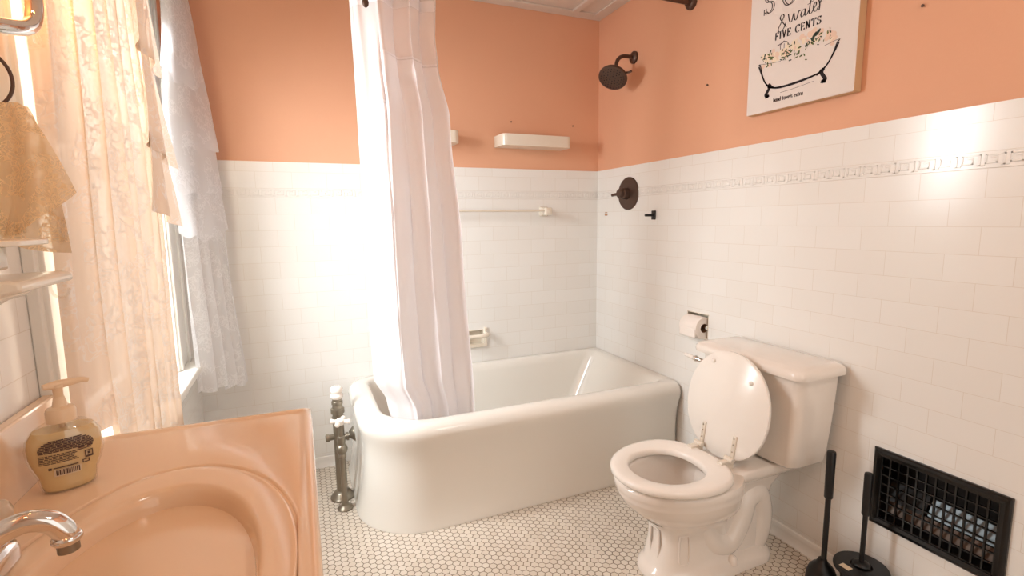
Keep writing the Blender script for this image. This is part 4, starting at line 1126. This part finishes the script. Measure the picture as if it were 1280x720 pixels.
# wall lamp with a thick curved chrome arm
wl = thing('wall_lamp', 'polished chrome lamp arm bent in a U above the lace cloth', 'lamp', (XL, -1.70, 1.55))
bm = bmesh.new(); lathe(bm, [(0, .045), (.010, .045), (.016, .036), (.020, .014)], (1, 0, 0), (XL, -1.70, 1.545), 32); obj('back_plate', bm, CHROME, wl)
arm_ = smooth_path([(XL + .012, -1.70, 1.545), (XL + .03, -1.695, 1.520), (-2.025, -1.675, 1.490), (-2.0, -1.64, 1.474), (-1.978, -1.605, 1.478), (-1.970, -1.562, 1.494), (-1.971, -1.534, 1.525), (-1.972, -1.527, 1.575), (-1.973, -1.525, 1.640)], 8)
bm = bmesh.new(); tube(bm, arm_, .0110, 20); obj('arm', bm, CHROME, wl)
bm = bmesh.new(); lathe(bm, [(1.635, .012), (1.64, .024), (1.655, .026), (1.66, .022)], (0, 0, 1), (-1.973, -1.525, 0), 24); obj('cup', bm, CHROME, wl)
bm = bmesh.new(); lathe(bm, [(1.656, .022), (1.67, .036), (1.70, .048), (1.74, .054), (1.77, .056)], (0, 0, 1), (-1.973, -1.525, 0), 32, True, False); o = obj('shade', bm, FROST, wl); md = o.modifiers.new('t', 'SOLIDIFY'); md.thickness = .002

# ------------------------------------------------------------------ light
def light(name, kind, loc, energy, col, **k):
    d = bpy.data.lights.new(name, kind); d.energy = energy; d.color = col
    for a, b in k.items(): setattr(d, a, b)
    o = bpy.data.objects.new(name, d); COL.objects.link(o); o.location = loc
    return o
def aim(o, t): o.rotation_euler = (Vector(t) - o.location).to_track_quat('-Z', 'Y').to_euler()
day = light('daylight', 'AREA', (-2.75, -.85, 1.65), 9, (.95, .98, 1.0), shape='RECTANGLE', size=1.5, size_y=1.8); aim(day, (-1.2, -.85, 1.0))
sky = light('bright_sky', 'AREA', (-2.60, -.60, 1.86), 75, (.97, .98, 1.0), shape='RECTANGLE', size=.7, size_y=1.2); aim(sky, (0, -1.55, .75))
sky2 = light('bright_sky_low', 'AREA', (-2.62, -1.20, 1.55), 11, (.96, .98, 1.0), shape='RECTANGLE', size=.6, size_y=1.2); aim(sky2, (-1.35, 0, .95)); sky2.data.spread = radians(95)
vl = light('vanity_bulb', 'POINT', (-1.973, -1.525, 1.73), 2.2, (1.0, .52, .19), shadow_soft_size=.04)
vl2 = light('mirror_bulb', 'POINT', (-1.92, -2.12, 1.80), 1.3, (1.0, .55, .22), shadow_soft_size=.05)
cl = light('ceiling_fill', 'AREA', (-.62, -2.65, 2.29), 5, (1.0, .92, .82), shape='DISK', size=.35); aim(cl, (-.62, -2.65, 0))  # added fill light under the ceiling, no real fixture behind it
w = bpy.data.worlds.new('world'); scn.world = w; w.use_nodes = True
bg = w.node_tree.nodes['Background']; bg.inputs[0].default_value = (1.0, .935, .86, 1); bg.inputs[1].default_value = .95

# ------------------------------------------------------------------ camera
cam = bpy.data.cameras.new('camera'); co = bpy.data.objects.new('camera', cam); COL.objects.link(co)
cam.sensor_width = 36; cam.lens = 631.37 * 36 / 1280; cam.clip_start = .02
yaw, pitch, roll = radians(22.7018), radians(7.5994), radians(-.7325)
f = Vector((sin(yaw) * cos(pitch), cos(yaw) * cos(pitch), -sin(pitch))); r0 = Vector((cos(yaw), -sin(yaw), 0)); u0 = r0.cross(f)
r = r0 * cos(roll) + u0 * sin(roll); u = u0 * cos(roll) - r0 * sin(roll)
co.matrix_world = Matrix(((r.x, u.x, -f.x, -1.6218), (r.y, u.y, -f.y, -2.5670), (r.z, u.z, -f.z, 1.2), (0, 0, 0, 1)))
scn.camera = co
scn.view_settings.view_transform = 'Standard'; scn.view_settings.look = 'None'
scn.view_settings.exposure = 0.50; scn.view_settings.gamma = 1.0; scn.view_settings.use_curve_mapping = False
scn.cycles.use_denoising = True
scn.cycles.max_bounces = 10; scn.cycles.transparent_max_bounces = 24; scn.cycles.sample_clamp_indirect = 6.0
